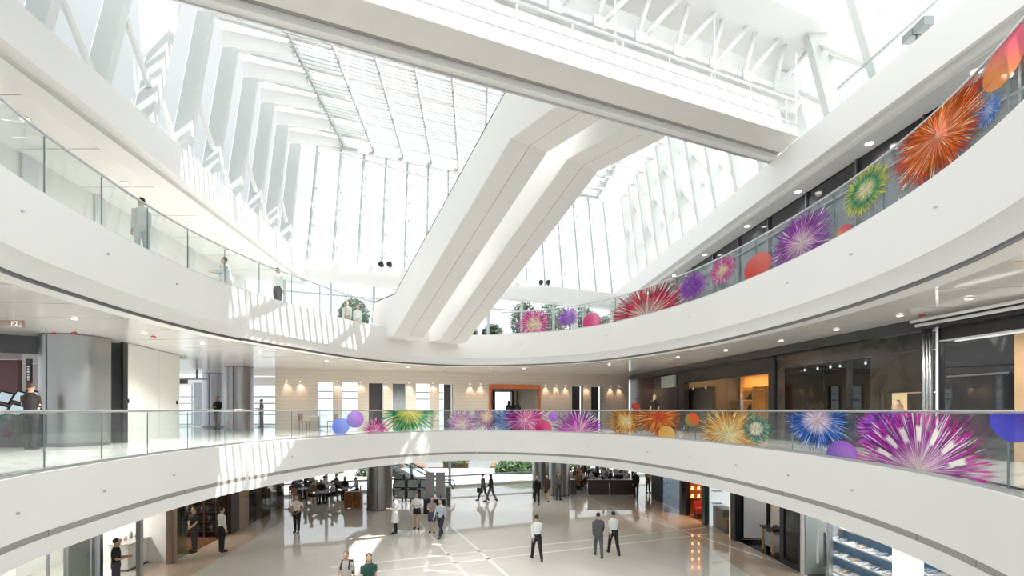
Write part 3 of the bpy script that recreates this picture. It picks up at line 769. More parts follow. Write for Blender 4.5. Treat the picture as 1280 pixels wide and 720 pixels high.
escalator(0.54, 15.72, 'white clad escalator landing on the side away from the firework prints')
escalator(2.32, 17.04, 'white clad escalator landing beside the pink firework print', flat=2.7)
# ------------------------------------------------------------------ truss bridge across the hall
BR = empty('footbridge', (0, 12.1, Z4), 'white footbridge spanning the hall under a tubular truss', 'bridge')
def cross(Ya, X0, X1, z0, z1, d, name, m, par=BR):
    """bar along the cross direction; Ya = its near face at X = 0, d = its depth"""
    p = [(X0, Ya+EX*X0), (X1, Ya+EX*X1), (X1, Ya+d+EX*X1), (X0, Ya+d+EX*X0)]
    mb = MB(); mb.prism(p, z0, z1); return mb.build(name, m, par)
BX0, BX1 = -13.0, 8.35
BSOF = mat('bridge_soffit', (0.82,0.80,0.775), 0.5, var=0.02)
c_ = CAMZ
cross(11.40, BX0, BX1, c_+7.95, c_+8.02, 0.95, 'deck_soffit', BSOF)
cross(11.40, BX0, BX1, c_+8.02, c_+8.2, 1.4, 'deck', WHITE)
cross(12.30, BX0, BX1, c_+8.0, c_+8.25, 0.28, 'shadow_gap', mat('gap_grey', (0.40,0.38,0.36), 0.6, var=0.03))
cross(12.56, BX0, BX1, c_+7.84, c_+8.3, 0.26, 'edge_beam', WHITE)
cross(12.80, BX0, BX1, c_+7.80, c_+7.84, 0.05, 'edge_cable', STEEL)
for i in range(11):
    X = -9+1.75*i; cross(12.79, X, X+0.12, c_+7.79, c_+7.87, 0.07, 'cable_clip', STEEL)
cross(12.62, BX0, BX1, c_+8.3, c_+9.75, 0.08, 'far_parapet', WHITE2)
for z in (8.32, 8.62, 8.98):
    p0 = Vector((BX0, 11.42+EX*BX0, c_+z)); p1 = Vector((BX1, 11.42+EX*BX1, c_+z)); MB().tube(p0, p1, 0.022 if z < 8.9 else 0.04, n=6).build('guard_rail', WHITE2, BR)
for i in range(14):
    X = -9.0+1.3*i; MB().tube((X, 11.42+EX*X, c_+8.1), (X, 11.42+EX*X, c_+9.0), 0.02, n=6).build('rail_post', WHITE2, BR)
for i in range(6):
    X = -6.2+2.9*i
    if X < BX1: MB().tube((X, 11.45+EX*X, c_+8.1), (X, 11.45+EX*X, c_+10.4), 0.02, n=6).build('hanger_rod', WHITE2, BR)
TA = 12.55; ZL, ZU = c_+10.0, c_+11.5
cross(TA-0.12, BX0, 9.2, ZL-0.06, ZL+0.10, 0.30, 'bottom_chord', LIP)
cross(TA+0.35, BX0, 9.6, ZL-0.3, ZL+0.95, 0.08, 'back_web', WHITE2)
cross(11.30, BX0, 11.2, ZU, ZU+0.85, 2.3, 'top_box', WHITE)
n = 0
X = -8.6
while X < 9.2:
    a = Vector((X, TA+EX*X, ZL+0.1)); b = Vector((X+0.42, TA+EX*(X+0.42), ZU+0.02))
    MB().tube(a, b, 0.075, n=8).build('truss_strut', WHITE2, BR, True)
    if X < 8.4:
        c = Vector((X+0.16, TA+EX*(X+0.16), ZL+0.12)); d = Vector((X+1.30, TA-0.1+EX*(X+1.30), ZU+0.02))
        MB().tube(c, d, 0.075, n=8).build('truss_diagonal', WHITE2, BR, True)
    cross(TA-0.16, X-0.10, X+0.26, ZL-0.14, ZL+0.16, 0.06, 'gusset', LIP)
    X += 1.20
# V-shaped columns standing on the right top gallery
vb = Vector((10.35, 13.9, Z4-0.02))
vr = empty('branching_column', vb.to_tuple(), 'white tubular column forking upward beside the end of the footbridge', 'column')
MB().tube(vb, vb+Vector((-1.6, 0.4, 8.4)), 0.32, 0.32, 16).build('column_tube', WHITE2, vr, True)
MB().tube(vb+Vector((0.25,0,0)), vb+Vector((1.1, 0.8, 8.4)), 0.17, 0.17, 12).build('column_tube', WHITE2, vr, True)
# glass guard of the right top gallery and the twin floodlight on it
gr = empty('gallery_guard', U(9.75, 11).to_tuple(), 'low glass guard with steel rail behind the twin floodlight', 'balustrade')
gr.location.z = Z4; ORG[gr.name] = Vector(gr.location)
for i in range(4):
    a = ux(9.9, 8.2+1.5*i); b = ux(9.9, 9.68+1.5*i); MB().wall(a, b, Z4-0.02, Z4+0.95, 0.02).build('glass_panel', RAILGLASS, gr)
MB().tube(U(9.9, 8.2)+Vector((0,0,Z4+0.97)), U(9.9, 14.2)+Vector((0,0,Z4+0.97)), 0.04, n=8).build('handrail', STEEL, gr)
q = U(9.5, 11.2); fx = empty('floodlight', (q.x, q.y, Z4), 'grey twin floodlight on the top gallery beam beside the forked column', 'lamp')
MB().tube((q.x, q.y, Z4-0.01), (q.x, q.y, Z4+0.28), 0.02, n=6).build('stand', DKSTEEL, fx)
for s in (-1, 1):
    MB().box((q.x+0.02, q.y+0.17*s, Z4+0.36), (0.22, 0.30, 0.18)).build('lamp_housing', mat('fixture_grey', (0.33,0.35,0.36), 0.4, var=0.05), fx)
# spotlights on the end wall's transom
for px, lab in ((481, 'ribbed wall'), (681, 'pink print')):
    kx = (px-640)/F; Y = 31.8/(1-EX*kx); X = kx*Y; Y = back3(X)-0.42
    for s in (-1, 1):
        c = Vector((X+0.23*s, Y, Z4))
        sp = empty('spotlight', c.to_tuple(), 'small black spotlight on the end wall transom, towards the %s' % lab, 'lamp', 'spotlights towards the %s' % lab)
        MB().tube(c-Vector((0,0,0.01)), c+Vector((0,0,0.12)), 0.03, n=6).build('foot', BLACK, sp)
        MB().tube(c+Vector((0,-0.16,0.24)), c+Vector((0,0.14,0.22)), 0.15, 0.13, 10).build('lamp_head', BLACK, sp)
# ------------------------------------------------------------------ middle gallery: beige end wall with slots
def wl(px):                       # plan point of the end wall seen at image column px
    k = (px-640)/F; Y = 30.04/(1-0.342*k); return (k*Y, Y)
def vein_mat(name, c1, c2, rough, scale, dist=3.0):
    m = bpy.data.materials.new(name); m.use_nodes = True; nt = m.node_tree; N = nt.nodes.new; L = nt.links.new; MATS[name] = m
    b = nt.nodes['Principled BSDF']; tc = N('ShaderNodeTexCoord'); wv = N('ShaderNodeTexWave'); wv.inputs['Scale'].default_value = scale
    wv.inputs['Distortion'].default_value = dist; wv.inputs['Detail'].default_value = 3; wv.bands_direction = 'Z' if 'travertine' in name else 'X'
    L(tc.outputs['Object'], wv.inputs['Vector']); cr = N('ShaderNodeValToRGB'); L(wv.outputs['Fac'], cr.inputs[0])
    cr.color_ramp.elements[0].color = (*c1, 1); cr.color_ramp.elements[1].color = (*c2, 1); L(cr.outputs[0], b.inputs['Base Color'])
    b.inputs['Roughness'].default_value = rough; return m
TRAV = vein_mat('beige_travertine', (0.55,0.50,0.42), (0.60,0.55,0.47), 0.4, 1.6, 1.2)
WB = structure(empty('wall_back', (0,0,0)))
ZH = CAMZ+1.42         # underside of the header over the slots
MB().wall(wl(344), wl(786), ZH, Z3B+0.05, 0.35, 1.0).build('wall_header', TRAV, WB)
slots = [(397,416,'w'),(428,447,'w'),(461,479,'d'),(491,508,'c'),(520,538,'w'),(549,556,'w'),(557,566,'d'),(611,675,'o'),(715,729,'d'),(739,753,'d')]
edge = 344
for a, b, k in slots+[(786, 790, None)]:
    if a-edge > 1.5: MB().wall(wl(edge), wl(a), Z2, ZH, 0.35, 1.0).build('wall_panel', TRAV, WB)
    edge = b
DKREC = mat('dark_niche', (0.055,0.05,0.048), 0.25, var=0.1)
CURT = mat('grey_curtain', (0.38,0.44,0.48), 0.8, var=0.1, vscale=10)
FRAMEW = mat('white_window_frame', (0.75,0.77,0.78), 0.4, var=0.02)
win = structure(empty('window_6', (0,0,0)))
for a, b, k in slots:
    A = Vector((*wl(a), 0)); B = Vector((*wl(b), 0)); d = (B-A).normalized(); n = Vector((-d.y, d.x, 0))
    A2 = A+n*0.5; B2 = B+n*0.5
    if k == 'w':
        MB().wall((A2.x,A2.y), (B2.x,B2.y), Z2, ZH, 0.02).build('pane', GLASS, win)
        for z in (CAMZ+0.92, CAMZ+0.55, Z2+0.1):
            MB().wall((A2.x-n.x*.03,A2.y-n.y*.03), (B2.x-n.x*.03,B2.y-n.y*.03), z, z+0.06, 0.06).build('transom', MULL, win)
    elif k == 'd':
        MB().wall((A2.x,A2.y), (B2.x,B2.y), Z2, ZH, 0.05).build('niche_back', DKREC, WB)
    elif k == 'c':
        mb = MB(); nf = 9
        for i in range(nf):
            q = A2.lerp(B2, (i+0.5)/nf); mb.tube((q.x,q.y,Z2), (q.x,q.y,ZH), 0.05, n=6)
        c0 = A2.lerp(B2, .5)
        mb.thing('curtain', CURT, (c0.x,c0.y,Z2), 'grey pleated curtain hanging in a slot of the beige wall', 'curtain', None, True)
# lobby behind the orange framed opening
A = Vector((*wl(611), 0)); B = Vector((*wl(675), 0)); d = (B-A).normalized(); n = Vector((-d.y, d.x, 0))
ORW = mat('orange_brown_timber', (0.50,0.14,0.04), 0.35, var=0.1)
dr = structure(empty('door_1', (0,0,0)))
MB().wall((A.x-n.x*.05,A.y-n.y*.05), (B.x-n.x*.05,B.y-n.y*.05), ZH-0.22, ZH+0.02, 0.1).build('door_head', ORW, dr)
for q in (A, B-d*0.12):
    q2 = q+d*0.12; MB().wall((q.x-n.x*.05,q.y-n.y*.05), (q2.x-n.x*.05,q2.y-n.y*.05), Z2, ZH-0.22, 0.1).build('door_jamb', ORW, dr)
lobw = mat('lobby_wall', (0.50,0.44,0.37), 0.5, var=0.04)
A3 = A+n*4; B3 = B+n*4
lob = structure(empty('wall_lobby', (0,0,0)))
o1 = A3.lerp(B3, 0.45); o2 = A3.lerp(B3, 0.85)
MB().wall((A3.x,A3.y), (o1.x,o1.y), Z2, Z3B, 0.2).build('wall_panel', lobw, lob)
MB().wall((o2.x,o2.y), (B3.x+d.x,B3.y+d.y), Z2, Z3B, 0.2).build('wall_panel', lobw, lob)
MB().wall((o1.x,o1.y), (o2.x,o2.y), CAMZ+1.15, Z3B, 0.2).build('wall_panel', lobw, lob)
for q, r in ((A, A3), (B, B3)): MB().wall((q.x+n.x*.36,q.y+n.y*.36), (r.x,r.y), Z2, Z3B, 0.15).build('wall_panel', lobw, lob)
for q in (o1, o2):
    q2 = q+d*0.12; MB().wall((q.x-n.x*.1,q.y-n.y*.1), (q2.x-n.x*.1,q2.y-n.y*.1), Z2, CAMZ+1.2, 0.3).build('door_jamb', BLACK, dr)
# recessed wall washers along the beige wall
WARM = mat('warm_lamp', (1,0.85,0.65), 0.5, emit=(1,0.78,0.5), estr=5)
cup = mat('lamp_trim', (0.6,0.6,0.58), 0.4, var=0.03)
for px in (361, 378, 424, 453, 484, 513, 543, 589, 602, 683, 696, 708, 734, 764, 775):
    x, y = wl(px); x -= 0.05; y -= 0.16
    L_ = empty('wall_washer', (x, y, ZH), None)
    tag(L_, 'small warm downlight washing the beige wall', 'lamp', 'wall washers along the beige wall')
    MB().tube((x, y, ZH+0.015), (x, y, ZH+0.10), 0.05, n=10).build('lamp_can', cup, L_)
    MB().tube((x, y, ZH+0.005), (x, y, ZH+0.02), 0.035, n=10).build('bulb', WARM, L_)
    ld = bpy.data.lights.new('spot', 'SPOT'); ld.energy = 24; ld.color = (1.0,0.62,0.40); ld.spot_size = 1.25; ld.spot_blend = 0.6; ld.shadow_soft_size = 0.03
    lo = bpy.data.objects.new('spot', ld); COL.objects.link(lo); lo.parent = L_; lo.location = (0, -0.02, -0.02); lo.rotation_euler = (0.30, 0, 0)
# ------------------------------------------------------------------ middle gallery: right shopfronts
def rs(Y): return 7.6+0.106*(32.5-Y)
def rpx(px):                      # point of the right shop line at column px
    k = (px-640)/F; Y = (7.6+0.106*32.5)/(k+0.106); return (k*Y, Y)
WR2 = structure(empty('wall_right', (0,0,0)))
MARB = vein_mat('dark_brown_marble', (0.022,0.018,0.015), (0.060,0.047,0.038), 0.10, 0.35, 9.0)
REDDK = mat('dark_red_timber', (0.055,0.014,0.012), 0.3, var=0.15)
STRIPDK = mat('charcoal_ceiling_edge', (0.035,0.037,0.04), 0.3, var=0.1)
def rwall(p0, p1, z0, z1, t, name, m, par=WR2, off=0.0):
    a = Vector((*rpx(p0), 0)); b = Vector((*rpx(p1), 0)); d = (b-a).normalized(); n = Vector((-d.y, d.x, 0))   # n points away from the void
    return MB().wall((a.x+n.x*off,a.y+n.y*off), (b.x+n.x*off,b.y+n.y*off), z0, z1, t, 1.0).build(name, m, par)
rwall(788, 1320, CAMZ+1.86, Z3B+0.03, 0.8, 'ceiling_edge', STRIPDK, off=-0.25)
rwall(788, 818, Z2, CAMZ+1.86, 0.2, 'timber_panel', REDDK)
rwall(818, 846, Z2, CAMZ+1.86, 0.2, 'timber_panel', mat('brown_glass_panel', (0.05,0.042,0.04), 0.15, var=0.1))
MB().wall(rpx(828), rpx(845), CAMZ+1.15, CAMZ+1.75, 0.08, 0.0).build('lit_sign_panel', mat('grey_green_panel', (0.40,0.44,0.41), 0.4, var=0.03), WR2)
rwall(849, 857, Z2, CAMZ+1.86, 0.25, 'black_pier', BLACK, off=-0.08)
rwall(857, 963, CAMZ+1.28, CAMZ+1.86, 0.25, 'black_fascia', BLACK, off=-0.08)
rwall(963, 971, Z2, CAMZ+1.86, 0.25, 'black_pier', BLACK, off=-0.08)
# lit boutique: back wall, shelves, glass doors
def behind(px, dist):
    k = (px-640)/F; Y = (11.045+dist)/(k+0.106); return (k*Y, Y)
def inward(px, dist):
    a = rpx(px); return (a[0]+dist, a[1]+dist*0.1)
SHOPW = mat('boutique_wall', (0.62,0.36,0.12), 0.5, var=0.05)
SHOPDK = mat('boutique_dark', (0.05,0.048,0.045), 0.3, var=0.1)
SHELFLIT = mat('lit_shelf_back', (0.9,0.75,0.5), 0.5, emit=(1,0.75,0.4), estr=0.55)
shop = structure(empty('wall_boutique', (0,0,0)))
MB().wall(inward(850, 3.2), inward(975, 3.2), Z2, CAMZ+1.9, 0.15).build('wall_panel', SHOPW, shop)
MB().wall(rpx(848), inward(848, 3.4), Z2, CAMZ+1.9, 0.12).build('wall_panel', SHOPDK, shop)
MB().wall(rpx(972), inward(972, 3.4), Z2, CAMZ+1.9, 0.12).build('wall_panel', SHOPDK, shop)
MB().prism([rpx(972), inward(972, 3.3), inward(848, 3.3), rpx(848)], CAMZ+1.7, CAMZ+1.75).build('shop_ceiling', mat('boutique_ceiling', (0.75,0.6,0.42), 0.5, var=0.03), shop)
MB().wall(behind(859,0.45), behind(893,0.45), Z2, CAMZ+1.05, 0.1).build('dark_display_wall', SHOPDK, shop)
for px in (866, 882):
    x, y = behind(px, 0.25)
    L_ = empty('wall_washer', (x, y, CAMZ+0.95), None); tag(L_, 'tiny downlight over the dark boutique display wall', 'lamp', 'downlights over the boutique display wall')
    MB().tube((x,y,CAMZ+0.95),(x,y,CAMZ+1.05),0.04,n=8).build('lamp_can', cup, L_)
    ld = bpy.data.lights.new('spot', 'SPOT'); ld.energy = 18; ld.color = (1.0,0.55,0.28); ld.spot_size = 1.1; ld.spot_blend = 0.6; ld.shadow_soft_size = 0.02
    lo = bpy.data.objects.new('spot', ld); COL.objects.link(lo); lo.parent = L_; lo.location = (0,0,-0.02); lo.rotation_euler = (0, 0.3, 0)
for p0, p1 in ((895, 908), (909, 930), (931, 962)):
    rwall(p0, p1, Z2, CAMZ+1.28, 0.02, 'shop_glass', GLASS, shop)
MB().box((*rpx(926), CAMZ+0.05), (0.04,0.04,0.8)).build('door_pull', STEEL, shop)
def boutique_shelf(px, wd, lit):
    x, y = behind(px, 1.6)
    r = empty('display_shelf', (x, y, Z2), 'lit display shelf with black handbags in the boutique' if lit == 1 else 'glowing shirt rack at the back of the boutique', 'shelf')
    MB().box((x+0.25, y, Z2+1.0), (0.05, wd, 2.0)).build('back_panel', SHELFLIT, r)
    for s in (-1, 1): MB().box((x, y+s*wd/2, Z2+1.0), (0.5, 0.04, 2.0)).build('side_panel', SHOPW, r)
    for k in range(5):
        MB().box((x, y, Z2+0.12+0.44*k), (0.48, wd-0.05, 0.03)).build('shelf_board', SHOPW, r)
    return x, y
x, y = boutique_shelf(941, 0.95, 1); hb = mat('black_leather', (0.02,0.018,0.018), 0.35, var=0.1)
for k in (2, 3, 4):
    z = Z2+0.135+0.44*(k-1)+0.44*0
    b = empty('handbag', (x-0.02, y, z), 'black leather handbag on %s of the boutique shelf' % {2:'the middle board',3:'the board above the middle',4:'the highest board'}[k], 'handbag')
    z += 0.0
    MB().hexa([(x-.16,y-.22,z),(x+.12,y-.22,z),(x+.12,y+.22,z),(x-.16,y+.22,z),(x-.10,y-.17,z+.24),(x+.06,y-.17,z+.24),(x+.06,y+.17,z+.24),(x-.10,y+.17,z+.24)]).build('bag_body', hb, b)
    MB().chain([(x-.02,y-.12,z+.23),(x-.02,y-.08,z+.33),(x-.02,y+.08,z+.33),(x-.02,y+.12,z+.23)], 0.015, 6).build('bag_handle', hb, b)
boutique_shelf(957, 0.8, 2)
ld = bpy.data.lights.new('boutique_light', 'AREA'); ld.energy = 130; ld.color = (1.0,0.62,0.28); ld.size = 2.2; ld.shape = 'RECTANGLE'; ld.size_y = 3.0
x, y = behind(915, 1.7); lo = bpy.data.objects.new('boutique_light', ld); COL.objects.link(lo); lo.location = (x, y, CAMZ+1.66)
# dark marble jeweller with show windows
rwall(971, 1160, CAMZ+1.42, CAMZ+1.84, 0.2, 'marble_slab', MARB)
rwall(971, 981, Z2, CAMZ+1.40, 0.2, 'marble_slab', MARB)
rwall(1088, 1160, CAMZ+0.42, CAMZ+1.40, 0.2, 'marble_slab', MARB)
rwall(1088, 1099, Z2, CAMZ+0.40, 0.2, 'marble_slab', MARB)
rwall(1134, 1160, Z2, CAMZ+0.40, 0.2, 'marble_slab', MARB)
rwall(1099, 1134, Z2, CAMZ-0.2, 0.2, 'marble_slab', MARB)
rwall(1058, 1066, Z2, CAMZ+1.40, 0.2, 'black_pier', BLACK)
rwall(981, 1058, Z2, CAMZ+1.40, 0.02, 'shop_glass', DARKGLASS); rwall(1066, 1088, Z2, CAMZ+1.40, 0.02, 'shop_glass', DARKGLASS)
rwall(975, 1092, Z2, CAMZ+1.5, 0.15, 'marble_slab', mat('smoked_brown_wall', (0.09,0.07,0.055), 0.25, var=0.2), off=1.6)
for px in (1006, 1022, 1038, 1050, 1070, 1082):
    x, y = behind(px, 0.7)
    L_ = empty('ceiling_downlight', (x, y, CAMZ+1.3), None); tag(L_, 'pinpoint ceiling downlight inside the marble fronted shop window', 'lamp', 'downlights in the marble fronted shop')
    MB().tube((x,y,CAMZ+1.3),(x,y,CAMZ+1.36),0.028,n=8).build('lamp_disc', mat('cool_lamp', (1,1,1), 0.5, emit=(1,0.9,0.75), estr=9), L_)
MB().prism([rpx(1092), inward(1092,1.7), inward(975,1.7), rpx(975)], CAMZ+1.36, CAMZ+1.42).build('window_ceiling', SHOPDK, WR2)
GOLDM = mat('gold_metal', (0.85,0.52,0.18), 0.3, metal=0.9, var=0.05)
BUSTM = mat('bust_velvet', (0.42,0.24,0.12), 0.6, var=0.1)
x, y = behind(1020, 0.55); y -= 0.2
plin = empty('display_plinth', (x, y, Z2), 'long low plinth in the marble fronted show window', 'plinth')
MB().box((x, y, Z2+0.42), (0.6, 2.3, 0.84)).build('plinth_body', SHOPDK, plin); MB().box((x, y, Z2+0.86), (0.66, 2.35, 0.04)).build('plinth_top', REDDK, plin)
for i, (px, hh) in enumerate(((994,.34),(1000,.28),(1011,.66),(1019,.60),(1026,.70),(1034,.30),(1049,.38))):
    bx, by = behind(px, 0.55); z = Z2+0.88; hh *= 0.62
    b = empty('jewellery_bust', (bx, by, z), '%s bust with gold necklace in the marble fronted show window' % ('tall' if hh > .35 else 'short'), 'bust', 'tall necklace busts' if hh > .35 else 'short necklace busts')
    MB().lathe([(0.07,0),(0.05,0.04*hh/.3),(0.085,hh*.35),(0.10,hh*.6),(0.055,hh*.8),(0.045,hh)], (bx,by,z), 12).build('bust_form', BUSTM, b, True)
    pts = [(bx+0.09*math.cos(2*PI*k/12), by+0.09*math.sin(2*PI*k/12), z+hh*.68-0.03*math.cos(2*PI*k/12)*-1) for k in range(12)]
    MB().chain(pts, 0.012, 6, closed=True).build('necklace', GOLDM, b)
ld = bpy.data.lights.new('showcase_light', 'AREA'); ld.energy = 14; ld.color = (1.0,0.7,0.4); ld.size = 0.5; ld.shape = 'RECTANGLE'; ld.size_y = 3.5
lo = bpy.data.objects.new('showcase_light', ld); COL.objects.link(lo); lo.location = (x-0.1, y, CAMZ+1.34)
# small niche showcase
a = Vector((*rpx(1099), 0)); b = Vector((*rpx(1134), 0)); c = (a+b)/2
sc = WR2
rr = (b-a).length
MB().wall((a.x+0.35,a.y), (b.x+0.35,b.y), CAMZ-0.2, CAMZ+0.42, 0.03).build('showcase_back', SHELFLIT, sc)
rwall(1099, 1134, CAMZ-0.2, CAMZ+0.40, 0.02, 'showcase_glass', GLASS, sc)
x, y = behind(1122, 0.17); z = CAMZ-0.19
b = empty('jewellery_bust', (x, y, z), 'pale bust with gold necklace inside the small lit showcase', 'bust')
MB().lathe([(0.10,0),(0.07,0.05),(0.12,0.16),(0.13,0.26),(0.07,0.36),(0.05,0.44)], (x,y,z), 12).build('bust_form', mat('pale_velvet', (0.75,0.52,0.38), 0.6, var=0.1), b, True)
MB().chain([(x+0.11*math.cos(2*PI*k/12), y+0.11*math.sin(2*PI*k/12), z+0.30) for k in range(12)], 0.014, 6, closed=True).build('necklace', GOLDM, b)
x, y = behind(1104, 0.17)
b = empty('ring_stand', (x, y, z), 'small gold ring stand beside the pale bust', 'stand')
MB().lathe([(0.06,0),(0.06,0.02),(0.02,0.04),(0.02,0.2),(0.05,0.22)], (x,y,z), 10).build('stand_post', GOLDM, b); MB().ball((x,y,z+0.26), 0.05).build('ring', GOLDM, b)
# steel posts and the near black shopfront
for i, px in enumerate((1161.5, 1165.5, 1169.5)):
    x, y = rpx(px); x -= 0.12
    MB().tube((x,y,Z2), (x,y,CAMZ+1.96), 0.035, n=12).build('steel_post', STEEL, WR2, True)
rwall(1173, 1320, CAMZ+1.58, CAMZ+1.86, 0.3, 'black_fascia', BLACK)
rwall(1173, 1320, CAMZ+1.54, CAMZ+1.58, 0.3, 'steel_line', STEEL, off=-0.02)
rwall(1173, 1181, Z2, CAMZ+1.54, 0.25, 'black_pier', BLACK)
rwall(1181, 1268, Z2, CAMZ+1.50, 0.05, 'black_mirror_panel', mat('black_mirror', (0.010,0.012,0.015), 0.03, spec=1.0, var=0.1))
rwall(1184, 1262, CAMZ+0.72, CAMZ+0.76, 0.03, 'panel_joint', DKSTEEL, off=-0.02)
rwall(1268, 1330, Z2, CAMZ+1.50, 0.1, 'oak_panel', mat('oak_panel', (0.50,0.33,0.18), 0.35, var=0.1))
# white pipes in the ceiling recess
for k, oz in ((0, 1.93), (1, 2.02)):
    a = Vector((*rpx(1169), CAMZ+oz)); b = Vector((*rpx(1330), CAMZ+oz)); a.x -= 0.45+0.12*k; b.x -= 0.45+0.12*k
    MB().tube(a, b, 0.035, n=8).thing('ceiling_pipe', WHITE2, a.to_tuple(), 'thin white pipe in the dark ceiling recess, %s of the pair' % ('lower' if k == 0 else 'upper'), 'pipe', None, True)
# ------------------------------------------------------------------ middle gallery: left side
def column(name, px, Y, r, z0, z1, m, label, seam_ang=None, cat='column'):
    x = at(px, Y); c = empty(name, (x, Y, z0), label, cat)
    MB().lathe([(r, 0), (r, z1-z0)], (x, Y, z0), 40).build('column_shaft', m, c, 'edge')
    MB().lathe([(r+0.02, 0), (r+0.02, 0.1)], (x, Y, z0), 40).build('base_ring', DKSTEEL, c, 'edge')
    if seam_ang is not None:
        a = seam_ang; MB().box((x+r*math.cos(a), Y+r*math.sin(a), (z0+z1)/2), (0.02, 0.03, z1-z0), a).build('cladding_joint', BLACK, c)
    return c
COLM = mat('satin_grey_metal', (0.30,0.315,0.315), 0.33, metal=0.9, var=0.04)
COLD = mat('satin_dark_metal', (0.28,0.27,0.27), 0.30, metal=0.9, var=0.04)
COLB = mat('satin_bluegrey_metal', (0.48,0.49,0.55), 0.35, metal=0.6, var=0.04)
column('round_column', 95, 15.2, 0.82, Z2, Z3B, COLM, 'wide satin metal column beside the screens on the middle gallery', -1.75)
column('round_column', 299, 26.0, 0.65, Z2, Z3B, COLD, 'dark satin metal column before the middle gallery windows', -1.5)
column('round_column', 268, 30.5, 0.62, Z2, Z3B, COLB, 'blue-grey metal column behind the dark column on the middle gallery', -1.5)
WL2 = structure(empty('wall_left', (0,0,0)))
def lw(px, Y): return (at(px, Y), Y)
MB().wall(lw(130, 16.4), lw(154, 16.4), Z2, Z3B, 0.2).build('dark_panel', DKSTEEL, WL2)
MB().wall(lw(154, 16.3), lw(157, 16.3), Z2, Z3B, 0.2).build('black_edge', BLACK, WL2)
GWALL = mat('pale_grey_green_wall', (0.56,0.58,0.54), 0.35, var=0.02)
pa, pb, pc = lw(157, 16.4), lw(199, 18.6), lw(224.5, 20.2)
MB().wall(lw(157,16.4), lw(165,16.7), Z2, Z3B, 0.2, 1.0).build('wall_panel', GWALL, WL2)
MB().wall(lw(165.3,16.7), lw(198.8,18.6), Z2, Z3B, 0.2, 1.0).build('wall_panel', GWALL, WL2)
MB().wall(lw(199.2,18.62), pc, Z2, Z3B, 0.2, 1.0).build('wall_panel', GWALL, WL2)
a = Vector((*lw(161,16.5), 0)); MB().box((a.x, a.y-0.06, CAMZ+0.27), (0.10,0.03,0.14)).build('wall_switch', BLACK, WL2)
a = Vector((*lw(220,19.9), 0)); MB().box((a.x+0.08, a.y-0.06, CAMZ+0.27), (0.06,0.03,0.14)).build('wall_switch', BLACK, WL2)
# window wall behind the columns
WW = structure(empty('window_7', (0,0,0)))
wY = 33.5
for p0, p1 in ((180, 240), (240, 262), (262, 316), (316, 350), (350, 372)):
    MB().wall(lw(p0, wY), lw(p1, wY), Z2, Z3B, 0.02).build('pane', GLASS, WW)
    MB().wall(lw(p0-0.6, wY-0.05), lw(p0+0.9, wY-0.05), Z2, Z3B, 0.1).build('mullion', MULL, WW)
for z in (Z2+0.05, CAMZ+0.78, CAMZ+0.35, CAMZ-0.35, CAMZ+1.55):
    MB().wall(lw(180, wY-0.04), lw(372, wY-0.04), z, z+0.09, 0.1).build('transom', MULL, WW)
MB().wall(lw(180, wY-0.06), lw(372, wY-0.06), CAMZ+1.55, Z3B, 0.15).build('window_head', WHITE2, WW)
MB().wall(lw(243, wY-0.5), lw(257, wY-0.5), Z2, Z3B-0.4, 0.2).build('window_pier', mat('blue_grey_pier', (0.40,0.46,0.50), 0.4, var=0.06), WW)
# hanging bracket sign near the windows
x, Y = at(246, 27.0), 27.0
hs = empty('hanging_sign', (x, Y, Z3B), 'thin hanging T-bar with small brown direction sign', 'sign')
MB().tube((x,Y,Z3B), (x,Y,CAMZ+1.62), 0.05, n=8).build('drop_rod', DKSTEEL, hs); MB().box((x-0.1,Y,CAMZ+1.58), (1.3,0.1,0.06)).build('cross_bar', DKSTEEL, hs)
MB().box((x-0.75,Y,CAMZ+1.47), (0.55,0.06,0.26)).build('sign_plate', mat('brown_sign', (0.16,0.13,0.11), 0.4, var=0.05), hs)
# far left: dark recess with a bank of tilted touch screens
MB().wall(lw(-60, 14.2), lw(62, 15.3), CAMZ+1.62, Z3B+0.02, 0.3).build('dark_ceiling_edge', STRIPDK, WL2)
MB().wall(lw(-80, 22), lw(25, 22), Z2, Z3B, 0.2).build('dark_red_wall', mat('dark_red_wall', (0.10,0.010,0.012), 0.35, var=0.2), WL2)
MB().wall(lw(25, 24), lw(62, 24), Z2, Z3B, 0.2).build('white_wall', WHITE, WL2)
x, Y = at(36.5, 17.0), 17.0
bn = empty('banner_stand', (x, Y, Z2), 'tall narrow dark banner with vertical white lettering', 'sign')
MB().box((x, Y, Z2+1.35), (0.17, 0.06, 2.7)).build('banner_panel', mat('dark_banner', (0.035,0.04,0.035), 0.4, var=0.05), bn)
MB().box((x, Y, Z2+0.03), (0.5, 0.4, 0.06)).build('banner_base', DKSTEEL, bn)
lt = mat('sign_white', (0.9,0.9,0.88), 0.5, emit=(1,1,1), estr=0.15)
def text(body, size, M, m, name, parent):
    cu = bpy.data.curves.new('t', 'FONT'); cu.body = body; cu.size = size; cu.extrude = 0.004; cu.align_x = 'CENTER'; cu.align_y = 'CENTER'
    ob = bpy.data.objects.new('t', cu); COL.objects.link(ob); ob.matrix_world = M
    dg = bpy.context.evaluated_depsgraph_get(); me = bpy.data.meshes.new_from_object(ob.evaluated_get(dg)); me.transform(M)
    bpy.data.objects.remove(ob)
    off = ORG[parent.name]; me.transform(Matrix.Translation(-off)); me.materials.clear(); me.materials.append(m); me.name = name
    o = bpy.data.objects.new(name, me); COL.objects.link(o); o.parent = parent; ORG[o.name] = off; return o
for k in range(6):       # illegible vertical lettering
    MB().box((x, Y-0.035, CAMZ+0.98+0.085*k), (0.055+0.02*(k % 2), 0.006, 0.055)).build('letter', lt, bn)
